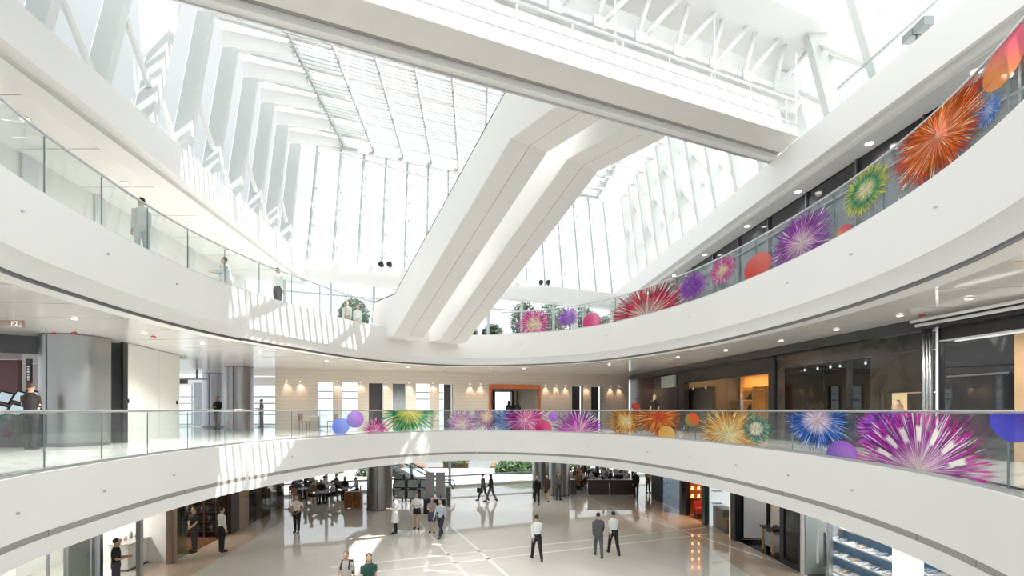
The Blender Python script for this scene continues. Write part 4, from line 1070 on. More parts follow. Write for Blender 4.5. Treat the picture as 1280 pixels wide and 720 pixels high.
scr = mat('screen_glow', (0.3,0.38,0.42), 0.2, emit=(0.55,0.68,0.75), estr=0.5)
x0 = at(24, 14.6)
kio = empty('touch_screen_kiosk', (x0, 14.6, Z2), 'dark kiosk with tilted touch screens on the middle gallery', 'kiosk')
MB().box((x0-0.1, 14.6, Z2+0.45), (1.9, 0.5, 0.9)).build('kiosk_body', BLACK, kio)
for k in range(4):
    for r_ in range(2):
        c = Vector((x0-0.85+0.46*k, 14.45+0.15*r_, Z2+1.02+0.36*r_)); M = Matrix.Rotation(-0.35, 3, 'X') @ Matrix.Rotation(0.25, 3, 'Y')
        f = MB().box(c, (0.44, 0.04, 0.34), M=M).build('screen_frame', BLACK, kio)
        MB().box(c+Vector((0,-0.022,0.004)), (0.36, 0.01, 0.25), M=M).build('screen', scr, f)
# level sign
sY = 10.6
sg = empty('level_sign', (at(0, sY), sY, CAMZ+1.66), 'brown ceiling sign reading P2', 'sign')
MB().box((at(-4, sY), sY, CAMZ+1.745), (1.08, 0.06, 0.15)).build('sign_plate', mat('taupe_sign', (0.27,0.22,0.18), 0.5, var=0.04), sg)
for q in (-0.45, 0.35): MB().tube((at(-4, sY)+q, sY, CAMZ+1.8), (at(-4, sY)+q, sY, Z3B+0.02), 0.012, n=6).build('drop_rod', STEEL, sg)
text('P2', 0.14, Matrix.Translation((at(20, sY), sY-0.035, CAMZ+1.745)) @ Matrix.Rotation(PI/2, 4, 'X'), lt, 'sign_lettering', sg)
# ------------------------------------------------------------------ ground floor: shopfront lines
ZC = Z2B+0.12
def lg(px, off=0.0):
    k = (px-640)/F; Y = (11.2+off)/(-k-0.07); return (k*Y, Y)
def rg(px, off=0.0):
    k = (px-640)/F; Y = (11.3+off)/(k+0.07); return (k*Y, Y)
def lq(px, off): p = lg(px); return (p[0]-off, p[1])
def rq(px, off): p = rg(px); return (p[0]+off, p[1])
GL = structure(empty('wall_ground_left', (0,0,0)))
GR = structure(empty('wall_ground_right', (0,0,0)))
def seg(par, fn, p0, p1, z0, z1, t, name, m, off=0.0):
    return MB().wall(fn(p0, off), fn(p1, off), z0, z1, t).build(name, m, par)
BROWNP_ = mat('brown_stone_panel', (0.40,0.29,0.21), 0.3, var=0.08)
DKWOOD = mat('dark_wood', (0.06,0.030,0.022), 0.35, var=0.2)
CLEARSHOP = glass('shop_glass', (0.88,0.92,0.91), 1.2)
# ---- left: bright store
for p0, p1 in ((20,60),(60,84),(84,114),(114,124)):
    seg(GL, lg, p0+0.4, p1-0.4, 0.02, ZC, 0.02, 'shop_glass', CLEARSHOP)
for p in (60, 84, 114): seg(GL, lg, p-0.7, p+0.7, 0, ZC, 0.06, 'shop_mullion', STEEL)
seg(GL, lg, 20, 300, ZC-0.12, ZC, 0.25, 'shop_head', STEEL)
seg(GL, lg, 172.5, 176.5, 0, ZC, 0.14, 'steel_jamb', STEEL)
seg(GL, lg, 122, 126, 0, ZC, 0.14, 'steel_jamb', STEEL)
seg(GL, lg, 211, 214, 0, ZC, 0.20, 'steel_jamb', mat('bronze_jamb', (0.30,0.22,0.16), 0.35, metal=0.6, var=0.05))
seg(GL, lg, 214, 217.5, 0, ZC, 0.22, 'stone_jamb', BROWNP_)
seg(GL, lg, 218, 233.5, 0.02, ZC, 0.03, 'shop_glass', glass('green_glass', (0.55,0.68,0.64), 1.2))
MB().wall(lq(10,4.2), lq(225,4.2), 0, ZC, 0.2).build('store_back_wall', WHITE, GL)
MB().wall(lg(217), lq(217,4.2), 0, ZC, 0.15).build('store_side_wall', WHITE, GL)
CABW = mat('white_cabinet', (0.80,0.80,0.77), 0.3, var=0.02)
a, b = Vector((*lg(160,0.9),0)), Vector((*lg(209,0.9),0))
ct = empty('shop_counter', ((a+b)/2).to_tuple(), 'white cabinet counter with stone top in the bright store', 'counter')
nd_ = 4
for i in range(nd_):
    p = a.lerp(b, i/nd_); q = a.lerp(b, (i+1)/nd_); d = (q-p).normalized()*0.008
    MB().wall((p.x+d.x,p.y+d.y), (q.x-d.x,q.y-d.y), 0.08, 0.92, 0.6, 1.0).build('cabinet_door', CABW, ct)
MB().wall((a.x,a.y), (b.x,b.y), 0, 0.08, 0.5, 1.0).build('plinth', DKSTEEL, ct)
MB().wall((a.x+.05,a.y-.05), (b.x+.05,b.y+.05), 0.92, 0.97, 0.72, 0.95).build('counter_top', mat('counter_stone', (0.55,0.53,0.50), 0.2, var=0.05), ct)
MAROON = mat('maroon_card', (0.26,0.04,0.05), 0.5, var=0.05)
for i, (t, w, h) in enumerate(((0.66,0.34,0.42),(0.90,0.5,0.55))):
    c = a.lerp(b, t); c.x -= 0.2
    MB().box((c.x, c.y, 0.97+h/2), (0.22, w, h), 0.1).thing('display_box', MAROON, (c.x, c.y, 0.97), '%s maroon display box on the white counter' % ('small' if i == 0 else 'large'), 'box')
for i in range(7):
    c = a.lerp(b, 0.1+0.13*i); c.x -= 0.45
    j = MB(); hh = 0.14+0.05*(i % 3)
    j.lathe([(0.06,0),(0.07,hh*.6),(0.045,hh*.8),(0.05,hh)], (c.x,c.y,0.97), 10)
    j.thing('product_jar', mat('cream_jar_%d' % (i % 2), ((0.75,0.72,0.66) if i % 2 else (0.45,0.42,0.40)), 0.3, var=0.05), (c.x,c.y,0.97), '%s jar standing on the white counter' % ('cream' if i % 2 else 'grey'), 'jar', 'jars on the white counter', True)
for k in range(3):        # shelves on the back wall of the store
    for j_ in range(3):
        p = Vector((*lg(95+40*j_, 3.9),0)); q = Vector((*lg(128+40*j_, 3.9),0)); z = 1.1+0.55*k
        MB().wall((p.x,p.y),(q.x,q.y), z, z+0.04, 0.35).build('wall_shelf', CABW, GL)
        for i in range(6):
            c = p.lerp(q, (i+0.5)/6)
            MB().box((c.x+0.1,c.y,z+0.04+0.13), (0.18,0.28,0.26)).build('shelf_stock', mat('stock_%d' % (i % 3), ((0.7,0.66,0.58),(0.5,0.42,0.36),(0.78,0.76,0.72))[i % 3], 0.5, var=0.05), GL)
# store ceiling lights
for i in range(4):
    x, y = lg(60+45*i, 2.2)
    L_ = empty('ceiling_downlight', (x, y, ZC-0.04), None); tag(L_, 'round white ceiling light in the bright store', 'lamp', 'ceiling lights of the bright store')
    MB().tube((x,y,ZC-0.04),(x,y,ZC),0.16,n=14).build('lamp_disc', mat('white_lamp', (1,1,1), 0.5, emit=(1,0.96,0.9), estr=6), L_)
    ld = bpy.data.lights.new('store_light', 'AREA'); ld.energy = 60; ld.size = 0.5; ld.color = (1,0.95,0.88)
    lo = bpy.data.objects.new('store_light', ld); COL.objects.link(lo); lo.parent = L_; lo.location = (0,0,-0.02)
MB().wall(lg(88,0.9), lg(116,1.5), 0, ZC, 0.08).build('grey_screen_wall', mat('slate_blue_panel', (0.26,0.31,0.34), 0.3, var=0.05), GL)
for i in range(3):
    x, y = lg(96+8*i, 0.5)
    MB().box((x,y,1.25),(0.10,0.8,2.5)).build('display_panel', mat('pale_panel', (0.62,0.63,0.62), 0.4, var=0.03), GL)
# ---- left: dark wine shop
MB().wall(lq(234,2.6), lq(290,2.6), 0, ZC, 0.2).build('wine_wall', DKWOOD, GL)
MB().wall(lg(286), lq(286,2.6), 0, ZC, 0.2).build('wine_wall', DKWOOD, GL)
MB().prism([lg(236), lg(284), lq(284,2.5), lq(236,2.5)], 0.002, 0.006).build('shop_floor', mat('brown_timber_floor', (0.20,0.09,0.045), 0.25, var=0.15), GL)
bc = [mat('bottle_%d' % i, c, 0.12, var=0.1) for i, c in enumerate(((0.02,0.035,0.025),(0.06,0.03,0.02),(0.15,0.16,0.18),(0.04,0.05,0.07)))]
bott = {}
for i in range(4):
    bott[i] = MB().lathe([(0.042,0),(0.042,0.2),(0.015,0.26),(0.015,0.32)], (0,0,0), 8).mesh('bottle', None, True); bott[i].materials.append(bc[i])
nb = 0
for un in range(3):
    p = Vector((-13.05-0.54*un, 23.05, 0)); q = p+Vector((-0.50,0,0)); m_ = (p+q)/2
    rk = empty('bottle_rack', m_.to_tuple(), 'dark timber bottle rack %s in the wine shop' % ('beside the brown pier','in the middle of the row','deepest inside')[un], 'rack')
    for e in (p, q): MB().box((e.x,e.y,1.3), (0.03,0.30,2.6)).build('rack_side', DKWOOD, rk)
    for k in range(6):
        z = 0.25+0.43*k; MB().wall((p.x,p.y),(q.x,q.y), z, z+0.03, 0.30).build('rack_shelf', DKWOOD, rk)
        for i in range(5):
            c = p.lerp(q, (i+0.5)/5); o = bpy.data.objects.new('bottle', bott[(i*3+k+un) % 4]); COL.objects.link(o); o.location = (c.x, c.y-0.02, z+0.03)
            tag(o, 'bottle on a dark rack shelf of the wine shop', 'bottle', 'bottles in the wine shop'); nb += 1
ld = bpy.data.lights.new('wine_light', 'AREA'); ld.energy = 16; ld.size = 1.0; ld.color = (1,0.8,0.65)
x, y = -13.8, 22.2; lo = bpy.data.objects.new('wine_light', ld); COL.objects.link(lo); lo.location = (x,y,ZC-0.05)
seg(GL, lg, 286, 296, 0, ZC, 0.2, 'dark_pier', DKWOOD)
seg(GL, lg, 296, 308, 0, 1.45, 0.24, 'stone_panel', BROWNP_); seg(GL, lg, 296, 308, 1.48, ZC, 0.24, 'stone_panel', BROWNP_)
x, y = lg(293.5); MB().box((x+0.16, y-0.1, 2.35), (0.08, 0.55, 0.75)).thing('wall_sign', BLACK, (x+0.16, y-0.1, 1.97), 'black rectangular sign on the pier beside the wine shop', 'sign')
for i, p in enumerate((309, 318, 327, 336, 345)):
    seg(GL, lg, p, p+8.5, 0, ZC, 0.15, 'glass_wall_panel', mat('bronze_glass_%d' % (i % 2), ((0.06,0.05,0.045),(0.12,0.09,0.075))[i % 2], 0.08, spec=0.7, var=0.1))
# ---- right shops
seg(GR, rg, 760, 850, 2.6, ZC, 0.2, 'shop_head', DKSTEEL)
seg(GR, rg, 828, 850, 0.02, 2.6, 0.03, 'shop_glass', glass('blue_shop_glass', (0.70,0.78,0.88), 2.0, film=0.18, filmcol=(0.60,0.68,0.80)))
MB().wall(rq(822,2.2), rq(852,2.2), 0, ZC, 0.1).build('pale_blue_wall', mat('pale_blue_panel', (0.55,0.62,0.72), 0.4, var=0.1), GR)
seg(GR, rg, 816, 827, 0, 2.6, 0.2, 'grey_pier', DKSTEEL)
seg(GR, rg, 852, 854.5, 0, ZC, 0.25, 'olive_pier', mat('olive_panel', (0.16,0.15,0.05), 0.4, var=0.05)); seg(GR, rg, 854.5, 860, 0, ZC, 0.25, 'black_pier', BLACK)
# orange shop
ORF = mat('orange_timber_floor', (0.50,0.22,0.06), 0.2, var=0.1); AMB = mat('amber_shelf', (0.40,0.15,0.04), 0.4, var=0.1)
MB().prism([rg(880), rq(880,3), rq(858,3), rg(858)], 0.002, 0.006).build('shop_floor', ORF, GR)
MB().wall(rq(850,2.9), rq(884,2.9), 0, ZC, 0.1).build('amber_wall', AMB, GR)
MB().wall(rg(881), rq(881,3), 0, ZC, 0.1).build('amber_wall', AMB, GR)
MB().wall(rg(856), rq(856,3), 0, ZC, 0.1).build('amber_wall', AMB, GR)
GLOW = mat('amber_glow', (1,0.6,0.2), 0.5, emit=(1,0.55,0.15), estr=3.0)
for k in range(5):
    for j_ in range(3):
        x, y = 9.62+0.34*j_, 27.75
        MB().box((x,y,0.95+0.42*k), (0.33,0.3,0.03)).build('amber_shelf_board', AMB, GR)
        L_ = MB().tube((x,y,0.97+0.42*k),(x,y,1.12+0.42*k),0.07,0.05,8).thing('amber_lamp', GLOW, (x,y,0.965+0.42*k), 'small glowing amber lamp on the orange shop shelves', 'lamp', 'amber lamps in the orange shop', True)
ld = bpy.data.lights.new('amber_light', 'AREA'); ld.energy = 55; ld.size = 0.9; ld.color = (1,0.5,0.15)
x, y = 10.3, 26.8; lo = bpy.data.objects.new('amber_light', ld); COL.objects.link(lo); lo.location = (x,y,ZC-0.05)
x, y = 10.0, 27.0; bn_ = empty('red_bench', (x,y,0), 'low red upholstered bench in the orange shop', 'bench')
REDF = mat('red_fabric', (0.40,0.035,0.03), 0.6, var=0.1)
MB().box((x,y,0.42),(1.0,0.5,0.28)).build('seat', REDF, bn_); MB().box((x,y,0.14),(0.92,0.42,0.28)).build('base', REDDK, bn_)
MB().box((x,y+0.22,0.72),(1.0,0.08,0.34)).build('backrest', REDF, bn_)
seg(GR, rg, 880, 884, 0, ZC, 0.25, 'green_frame', mat('dark_green_frame', (0.015,0.035,0.03), 0.3, var=0.05))
# white cosmetics shop
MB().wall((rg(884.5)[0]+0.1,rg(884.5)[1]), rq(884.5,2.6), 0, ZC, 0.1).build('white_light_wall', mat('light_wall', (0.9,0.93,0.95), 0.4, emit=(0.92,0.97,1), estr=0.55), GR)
for k in range(3): MB().wall((rg(886)[0]+0.15,rg(886)[1]), (rg(886)[0]+0.6,rg(886)[1]), 1.1+0.6*k, 1.14+0.6*k, 0.4).build('white_shelf', mat('steel_blue_shelf', (0.45,0.50,0.55), 0.4, var=0.05), GR)
seg(GR, rg, 885, 913, 0.02, ZC, 0.02, 'shop_glass', GLASS)
x, y = rg(903, 0.5); ck_ = empty('shop_counter', (x,y,0), 'dark olive-grey stepped counter in the white cosmetics shop', 'counter')
OLG = mat('olive_grey_laminate', (0.10,0.10,0.085), 0.35, var=0.05)
MB().box((x,y,0.5),(0.6,1.6,1.0)).build('tall_block', OLG, ck_); MB().box((*rg(911,0.45), 0.33),(0.6,1.0,0.66)).build('low_block', OLG, ck_)
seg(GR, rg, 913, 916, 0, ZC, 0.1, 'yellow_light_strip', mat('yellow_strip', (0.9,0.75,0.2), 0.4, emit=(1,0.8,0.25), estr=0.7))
# dark framed boutique
NAVYF = mat('navy_black_frame', (0.018,0.022,0.034), 0.3, var=0.05)
seg(GR, rg, 917, 923, 0, ZC, 0.3, 'navy_pier', NAVYF)
MB().prism([rg(1037), rq(1037,4), rq(920,4), rg(920)], 0.002, 0.006).build('shop_floor', mat('black_floor', (0.016,0.013,0.012), 0.15, var=0.1), GR)
MB().wall(rq(917,4), rq(1000,4), 0, ZC, 0.1).build('black_wall', BLACK, GR)
MB().wall(rg(917), rq(917,4), 0, ZC, 0.1).build('black_wall', BLACK, GR)
hp = MB().wall((at(930,22.2),22.2), (at(957,22.2),22.2), 0.18, ZC, 0.05)
hp.thing('display_banner', mat('pale_grey_banner', (0.78,0.81,0.84), 0.4, var=0.03), (at(943,22.2), 22.2, 0.18), 'large pale grey banner hanging in the dark framed boutique', 'banner')
MB().wall((at(958,21.6),21.6), (at(964,21.6),21.6), 0, ZC, 0.1).build('black_wall', BLACK, GR)
MB().wall((at(964,20.6),20.6), (at(1000,20.6),20.6), 0, ZC, 0.1).build('peach_wall', mat('peach_wall', (0.72,0.60,0.52), 0.5, var=0.03), GR)
OAK = mat('light_oak', (0.62,0.38,0.17), 0.4, var=0.1)
for i, px in enumerate((967, 993)):
    x, y = rg(px, 0.55); s = empty('display_stand', (x,y,0), 'oak display stand with black top %s the navy glass door' % ('beside' if i == 0 else 'behind'), 'stand')
    for sx in (-1,1):
        for sy in (-1,1): MB().box((x+0.22*sx,y+0.42*sy,0.45),(0.07,0.07,0.9)).build('leg', OAK, s)
    MB().box((x,y,0.48),(0.36,0.74,0.55)).build('grey_panel', mat('stand_grey', (0.45,0.49,0.54), 0.4, var=0.03), s)
    MB().box((x,y,0.93),(0.62,1.05,0.07)).build('top', BLACK, s)
    MB().hexa([(x-.15,y-.3,.97),(x+.15,y-.3,.97),(x+.15,y+.3,.97),(x-.15,y+.3,.97),(x-.05,y-.2,1.1),(x+.05,y-.2,1.1),(x+.05,y+.2,1.1),(x-.05,y+.2,1.1)]).thing('handbag', hb, (x,y,0.97), 'black clutch bag on the oak stand %s the navy glass door' % ('beside' if i == 0 else 'behind'), 'handbag')
dr2 = structure(empty('door_2', (0,0,0)))
seg(dr2, rg, 976, 981, 0, ZC, 0.1, 'door_frame', NAVYF); seg(dr2, rg, 998, 1003, 0, ZC, 0.1, 'door_frame', NAVYF)
seg(dr2, rg, 981, 998, 0, 0.22, 0.1, 'door_rail', NAVYF); seg(dr2, rg, 981, 998, ZC-0.25, ZC, 0.1, 'door_rail', NAVYF)
seg(dr2, rg, 981, 998, 0.22, ZC-0.25, 0.03, 'door_pane', DARKGLASS)
seg(GR, rg, 1003, 1006, 0, ZC, 0.16, 'pale_jamb', CABW)
seg(GR, rg, 1007, 1036, 0.02, ZC, 0.03, 'shop_glass', CLEARSHOP)
mat('mid_grey_wall', (0.42,0.42,0.41), 0.4, var=0.03)
MB().wall(rg(1006), rq(1006,2.5), 0, ZC, 0.08).build('grey_wall', mat('mid_grey_wall', (0.42,0.42,0.41), 0.4), GR)
for i, px in enumerate((1022, 1031)):
    x, y = rg(px, -0.08)
    MB().box((x,y,1.15),(0.05,0.06,1.1)).build('door_pull', (CABW if i == 0 else DKSTEEL), GR)
seg(GR, rg, 1036.3, 1038.5, 0, ZC, 0.14, 'steel_jamb', STEEL)
# blue tiered shoe display
BLUEP = mat('blue_shelf_back', (0.10,0.24,0.44), 0.3, var=0.05)
sh = [mat('shoe_%d' % i, c, 0.4, var=0.08) for i, c in enumerate(((0.80,0.78,0.76),(0.62,0.50,0.42),(0.75,0.70,0.72),(0.30,0.33,0.40)))]
shoe = []
for i in range(4):
    mb = MB(); mb.hexa([(-.045,-.12,0),(.045,-.12,0),(.04,.14,0),(-.04,.14,0),(-.04,-.11,.09),(.04,-.11,.09),(.03,.12,.035),(-.03,.12,.035)]); mb.box((0,-.09,-.0+.045),(0.07,0.05,0.09))
    me = mb.mesh('shoe'); me.materials.append(sh[i]); shoe.append(me)
a, b = Vector((*rg(1040,0.5),0)), Vector((*rg(1175,0.5),0))
td = empty('tiered_shelving', ((a+b)/2).to_tuple(), 'blue and white tiered shelving filled with shoes', 'shelving')
for k in range(6):
    off = 0.5+0.30*k; z = 0.42+0.38*k; p = Vector((*rg(1040,off),0)); q = Vector((*rg(1175,off),0))
    MB().wall((p.x,p.y),(q.x,q.y), z, z+0.05, 0.5).build('shelf_board', CABW, td)
    p2 = Vector((*rg(1040,off+.22),0)); q2 = Vector((*rg(1175,off+.22),0))
    MB().wall((p2.x,p2.y),(q2.x,q2.y), z-0.02 if k else 0, z+0.40, 0.03).build('riser', BLUEP, td)
    ln = (q-p).length; m_ = int(ln/0.42)
    for i in range(m_):
        c = p.lerp(q, (i+0.5)/m_)
        for s in (-1, 1):
            o = bpy.data.objects.new('shoe', shoe[(i*5+k*3) % 4]); COL.objects.link(o); o.location = (c.x-0.08, c.y+0.07*s, z+0.05); o.rotation_euler = (0,0,PI/2+0.15*((i*7+k) % 5-2))
            tag(o, '%s shoe on the blue tiered shelving' % ('white','tan','pink-white','dark blue')[(i*5+k*3) % 4], 'shoe', 'shoes on the blue tiered shelving')
MB().wall(rg(1038,0.25), rg(1180,0.25), 0, 0.40, 0.35).build('base_cabinet', CABW, td)
MB().wall(rq(1030,2.7), rq(1185,2.7), 0, ZC, 0.1).build('white_wall', WHITE, GR)
seg(GR, rg, 1039, 1116, 0.45, ZC, 0.02, 'shop_glass', GLASS)
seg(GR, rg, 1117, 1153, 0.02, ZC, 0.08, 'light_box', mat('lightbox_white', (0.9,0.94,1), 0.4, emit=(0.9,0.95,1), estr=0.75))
for i in range(3):
    x, y = rg(1060+35*i, 1.6)
    ld = bpy.data.lights.new('shoe_light', 'AREA'); ld.energy = 45; ld.size = 0.8; ld.color = (0.95,0.97,1)
    lo = bpy.data.objects.new('shoe_light', ld); COL.objects.link(lo); lo.location = (x,y,ZC-0.05)
for i, (px, off) in enumerate(((900,1.0),(945,1.6),(990,1.8))):
    x, y = rg(px, off); ld = bpy.data.lights.new('boutique_light', 'AREA'); ld.energy = (50, 14, 25)[i]; ld.size = 0.8; ld.color = (1,0.93,0.85)
    lo = bpy.data.objects.new('boutique_light', ld); COL.objects.link(lo); lo.location = (x,y,ZC-0.05)
# ------------------------------------------------------------------ ground floor: end glazing
GW = structure(empty('window_8', (0,0,0)))
def bk(px): k = (px-640)/F; Y = 39.8/(1-0.42*k); return (k*Y, Y)
for p0, p1 in ((250,330),(330,408),(408,468),(468,514),(514,562),(562,720),(720,790),(790,860)):
    a, b = bk(p0), bk(p1)
    MB().wall(a, b, 0.05, ZC, 0.02).build('pane', GLASS, GW)
    MB().wall((a[0]-0.08,a[1]), (a[0]+0.10,a[1]), 0, ZC, 0.16).build('mullion', MULL, GW)
MB().wall(bk(250), bk(860), 0.75, 0.86, 0.12).build('transom', MULL, GW)
MB().wall(bk(250), bk(860), 0.0, 0.14, 0.22).build('sill', LIP, GW)
MB().wall(bk(250), bk(860), ZC-0.2, ZC+0.1, 0.2).build('window_head', LIP, GW)
structure(MB().wall((bk(860)[0]-0.5, bk(860)[1]), (20, 48), 0, Z2, 0.3).build('wall_far_right', WHITE))
structure(MB().wall((-24, back2(-24)), bk(250), 0, Z2, 0.3).build('wall_far_left', WHITE))
column('round_column', 474.5, 29.6, 0.70, 0, ZC, COLD, 'dark metal column on the ground floor between café and framed pictures', -1.5)
column('round_column', 676, 37.5, 0.62, 0, ZC, COLM, 'grey metal column on the ground floor nearest the end glazing', -1.5)
column('round_column', 699, 34.5, 0.68, 0, ZC, COLM, 'grey metal column on the ground floor beside the dark counter', -1.5)
# escalator coming down behind the left column
es = empty('escalator', (-4.6, 33.5, 0), 'dark escalator descending behind the ground floor metal column', 'escalator')
SL = 0.55
def esl(x): return max(0.0, (-4.6-x)*SL)
def ramp(name, y0, y1, d0, d1, m):
    mb = MB(); X0, X1 = -10.6, -4.0
    mb.hexa([(X0,y0,esl(X0)+d0),(X1,y0,esl(X1)+max(d0,0.0)),(X1,y1,esl(X1)+max(d0,0.0)),(X0,y1,esl(X0)+d0),(X0,y0,esl(X0)+d1),(X1,y0,esl(X1)+d1),(X1,y1,esl(X1)+d1),(X0,y1,esl(X0)+d1)])
    return mb.build(name, m, es)
TRS = mat('grey_escalator_truss', (0.23,0.24,0.25), 0.4, metal=0.3, var=0.05)
ramp('truss', 33.0, 34.4, -0.75, 0.05, TRS); ramp('glass_side', 33.02, 33.06, 0.06, 0.95, RAILGLASS); ramp('glass_side', 34.34, 34.38, 0.06, 0.95, RAILGLASS)
for y in (33.04, 34.36): MB().chain([(-10.6,y,esl(-10.6)+1.0),(-4.6,y,1.0),(-3.9,y,1.0),(-3.75,y,0.6)], 0.04, 8).build('handrail', BLACK, es)
for i in range(18):
    x = -10.4+0.34*i; MB().box((x,33.7,esl(x)+0.12),(0.36,1.1,0.16)).build('step', DKSTEEL, es)
# framed picture rack, grey display boards, waste kiosk
x0 = at(516, 31.0); pr = empty('picture_rack', (x0,31.0,0), 'black rack holding six framed pictures on the ground floor', 'rack')
FRP = mat('picture_pale', (0.42,0.47,0.47), 0.3, var=0.3, vscale=6)
for i in range(3):
    for k in range(2):
        c = (x0-0.78+0.78*i, 31.0, 0.62+0.62*k); f = MB().box(c, (0.74,0.06,0.58)).build('picture_frame', BLACK, pr)
        MB().box((c[0],30.965,c[2]), (0.58,0.01,0.42)).build('picture', FRP, f)
for i in range(4): MB().box((x0-1.17+0.78*i,31.0,0.62), (0.04,0.10,1.24)).build('rack_post', BLACK, pr)
x0 = at(544, 28.4); db = empty('display_board', (x0,28.4,0), 'pair of tall grey display boards on a black base', 'board')
for s in (-1, 1): MB().box((x0+0.285*s,28.4,1.55), (0.50,0.05,1.35)).build('board_panel', mat('grey_board', (0.36,0.36,0.38), 0.5, var=0.03), db)
for s in (-1, 1): MB().box((x0+0.285*s,28.4,0.88), (0.06,0.05,0.2)).build('board_post', BLACK, db)
MB().box((x0,28.4,0.40), (1.2,0.5,0.80)).build('board_base', BLACK, db)
x0 = at(560, 30.5); kk = empty('waste_kiosk', (x0,30.5,0), 'slim dark grey bin beside the grey display boards', 'bin')
MB().box((x0,30.5,0.55),(0.26,0.3,1.1)).build('bin_body', mat('bin_grey', (0.14,0.15,0.16), 0.4, var=0.05), kk); MB().box((x0,30.5,1.13),(0.30,0.34,0.06)).build('bin_lid', STEEL, kk)
# ------------------------------------------------------------------ cafés
CHW = mat('brown_timber', (0.30,0.13,0.06), 0.4, var=0.1); TOPW = mat('white_table_top', (0.72,0.74,0.78), 0.15, var=0.03)
def cafe_table(x, y, label, group):
    t = empty('cafe_table', (x,y,0), label, 'table', group)
    MB().lathe([(0.40,0.70),(0.40,0.74)], (x,y,0), 20).build('table_top', TOPW, t); MB().tube((x,y,0),(x,y,0.71),0.035,n=8).build('pedestal', DKSTEEL, t)
    MB().lathe([(0.24,0),(0.24,0.02)], (x,y,0), 16).build('foot', DKSTEEL, t); return t
def cafe_chair(x, y, rz, label, group, proto=[]):
    if not proto:
        t = empty('cafe_chair', (0,0,0)); 
        MB().box((0,0,0.44),(0.42,0.42,0.05)).build('seat', CHW, t); MB().box((0,-0.20,0.68),(0.40,0.04,0.34)).build('backrest', CHW, t)
        for sx in (-1,1):
            for sy in (-1,1): MB().tube((0.18*sx,0.18*sy,0),(0.18*sx,0.18*sy,0.43 if sy > 0 else 0.85),0.02,n=6).build('leg', DKSTEEL, t)
        proto.append(t); o = t
    else: o = copy_tree(proto[0])
    o.location = (x,y,0); o.rotation_euler = (0,0,rz); tag(o, label, 'chair', group); return o
SEATS = []
for i, (x, y) in enumerate(((-13.2,32.6),(-11.4,31.2),(-12.0,34.0),(-10.4,32.6),(-14.0,35.0))):
    cafe_table(x, y, 'round white-topped pedestal table in the café beside the hedges', 'tables of the café beside the hedges')
    for k, a in enumerate((0.4, 2.0, 3.6) if i % 2 else (0.9, 2.7, 4.6)):
        cx, cy = x+0.68*math.cos(a), y+0.68*math.sin(a); rz = a+PI/2
        cafe_chair(cx, cy, rz, 'brown timber café chair with steel legs in the café beside the hedges', 'chairs of the café beside the hedges'); SEATS.append((cx, cy, rz, 'left'))
for i, (x, y) in enumerate(((4.6,36.6),(6.2,37.4),(7.6,36.9),(5.2,38.8),(7.0,39.4),(4.7,40.4),(8.2,38.7))):
    cafe_table(x, y, 'round white-topped pedestal table in the café behind the dark dividers', 'tables of the café behind the dividers')
    for k, a in enumerate((0.4, 2.0, 3.6) if i % 2 else (0.9, 2.7, 4.6)):
        cx, cy = x+0.68*math.cos(a), y+0.68*math.sin(a); rz = a+PI/2
        cafe_chair(cx, cy, rz, 'brown timber café chair with steel legs in the café behind the dark dividers', 'chairs of the café behind the dividers'); SEATS.append((cx, cy, rz, 'right'))
# small table with two chairs against the beige wall upstairs
tx, ty = wl(405); ty -= 0.75
t_ = cafe_table(tx, ty, 'small pedestal table against the beige wall on the middle gallery', None); t_.location.z = Z2
for q, rz in ((-0.62, -PI/2), (0.62, PI/2)):
    o = cafe_chair(tx+q, ty+q*0.34, rz, 'timber chair at the small table on the middle gallery', 'chairs on the middle gallery'); o.location.z = Z2
# timber dividers
for px0, px1, Y, lab in ((432,452,29.6,'orange-brown timber divider with two openings beside the café with the hedges'),):
    a = at(px0, Y); b = at(px1, Y); d = empty('cafe_divider', ((a+b)/2,Y,0), lab, 'divider')
    OT = mat('orange_timber', (0.42,0.19,0.07), 0.4, var=0.1)
    for k in range(3): MB().box((a+(b-a)*k/2,Y,0.5),(0.05,0.35,1.0)).build('upright', OT, d)
    for z in (0.28, 0.62, 0.98): MB().box(((a+b)/2,Y,z),(b-a,0.35,0.04)).build('board', OT, d)
    MB().box(((a+b)/2,Y+0.16,0.5),(b-a,0.03,0.95)).build('back_board', OT, d)
DKBR = mat('very_dark_timber', (0.030,0.014,0.010), 0.3, var=0.15)
for i, (p0, p1) in enumerate(((713,720),(735,761),(763,792))):
    Y = 34.6; a = at(p0, Y); b = at(p1, Y); d = empty('cafe_divider', ((a+b)/2,Y,0), ('narrow','wide','wide')[i]+' dark timber divider '+('beside the metal column','in the middle of the café front','at the shop end of the café front')[i], 'divider')
    MB().box(((a+b)/2,Y,0.5),(b-a,0.3,0.88)).build('panel', DKBR, d); MB().box(((a+b)/2,Y,0.97),(b-a+0.06,0.4,0.06)).build('cap', DKBR, d); MB().box(((a+b)/2,Y,0.03),(b-a-0.1,0.2,0.06)).build('plinth', BLACK, d)
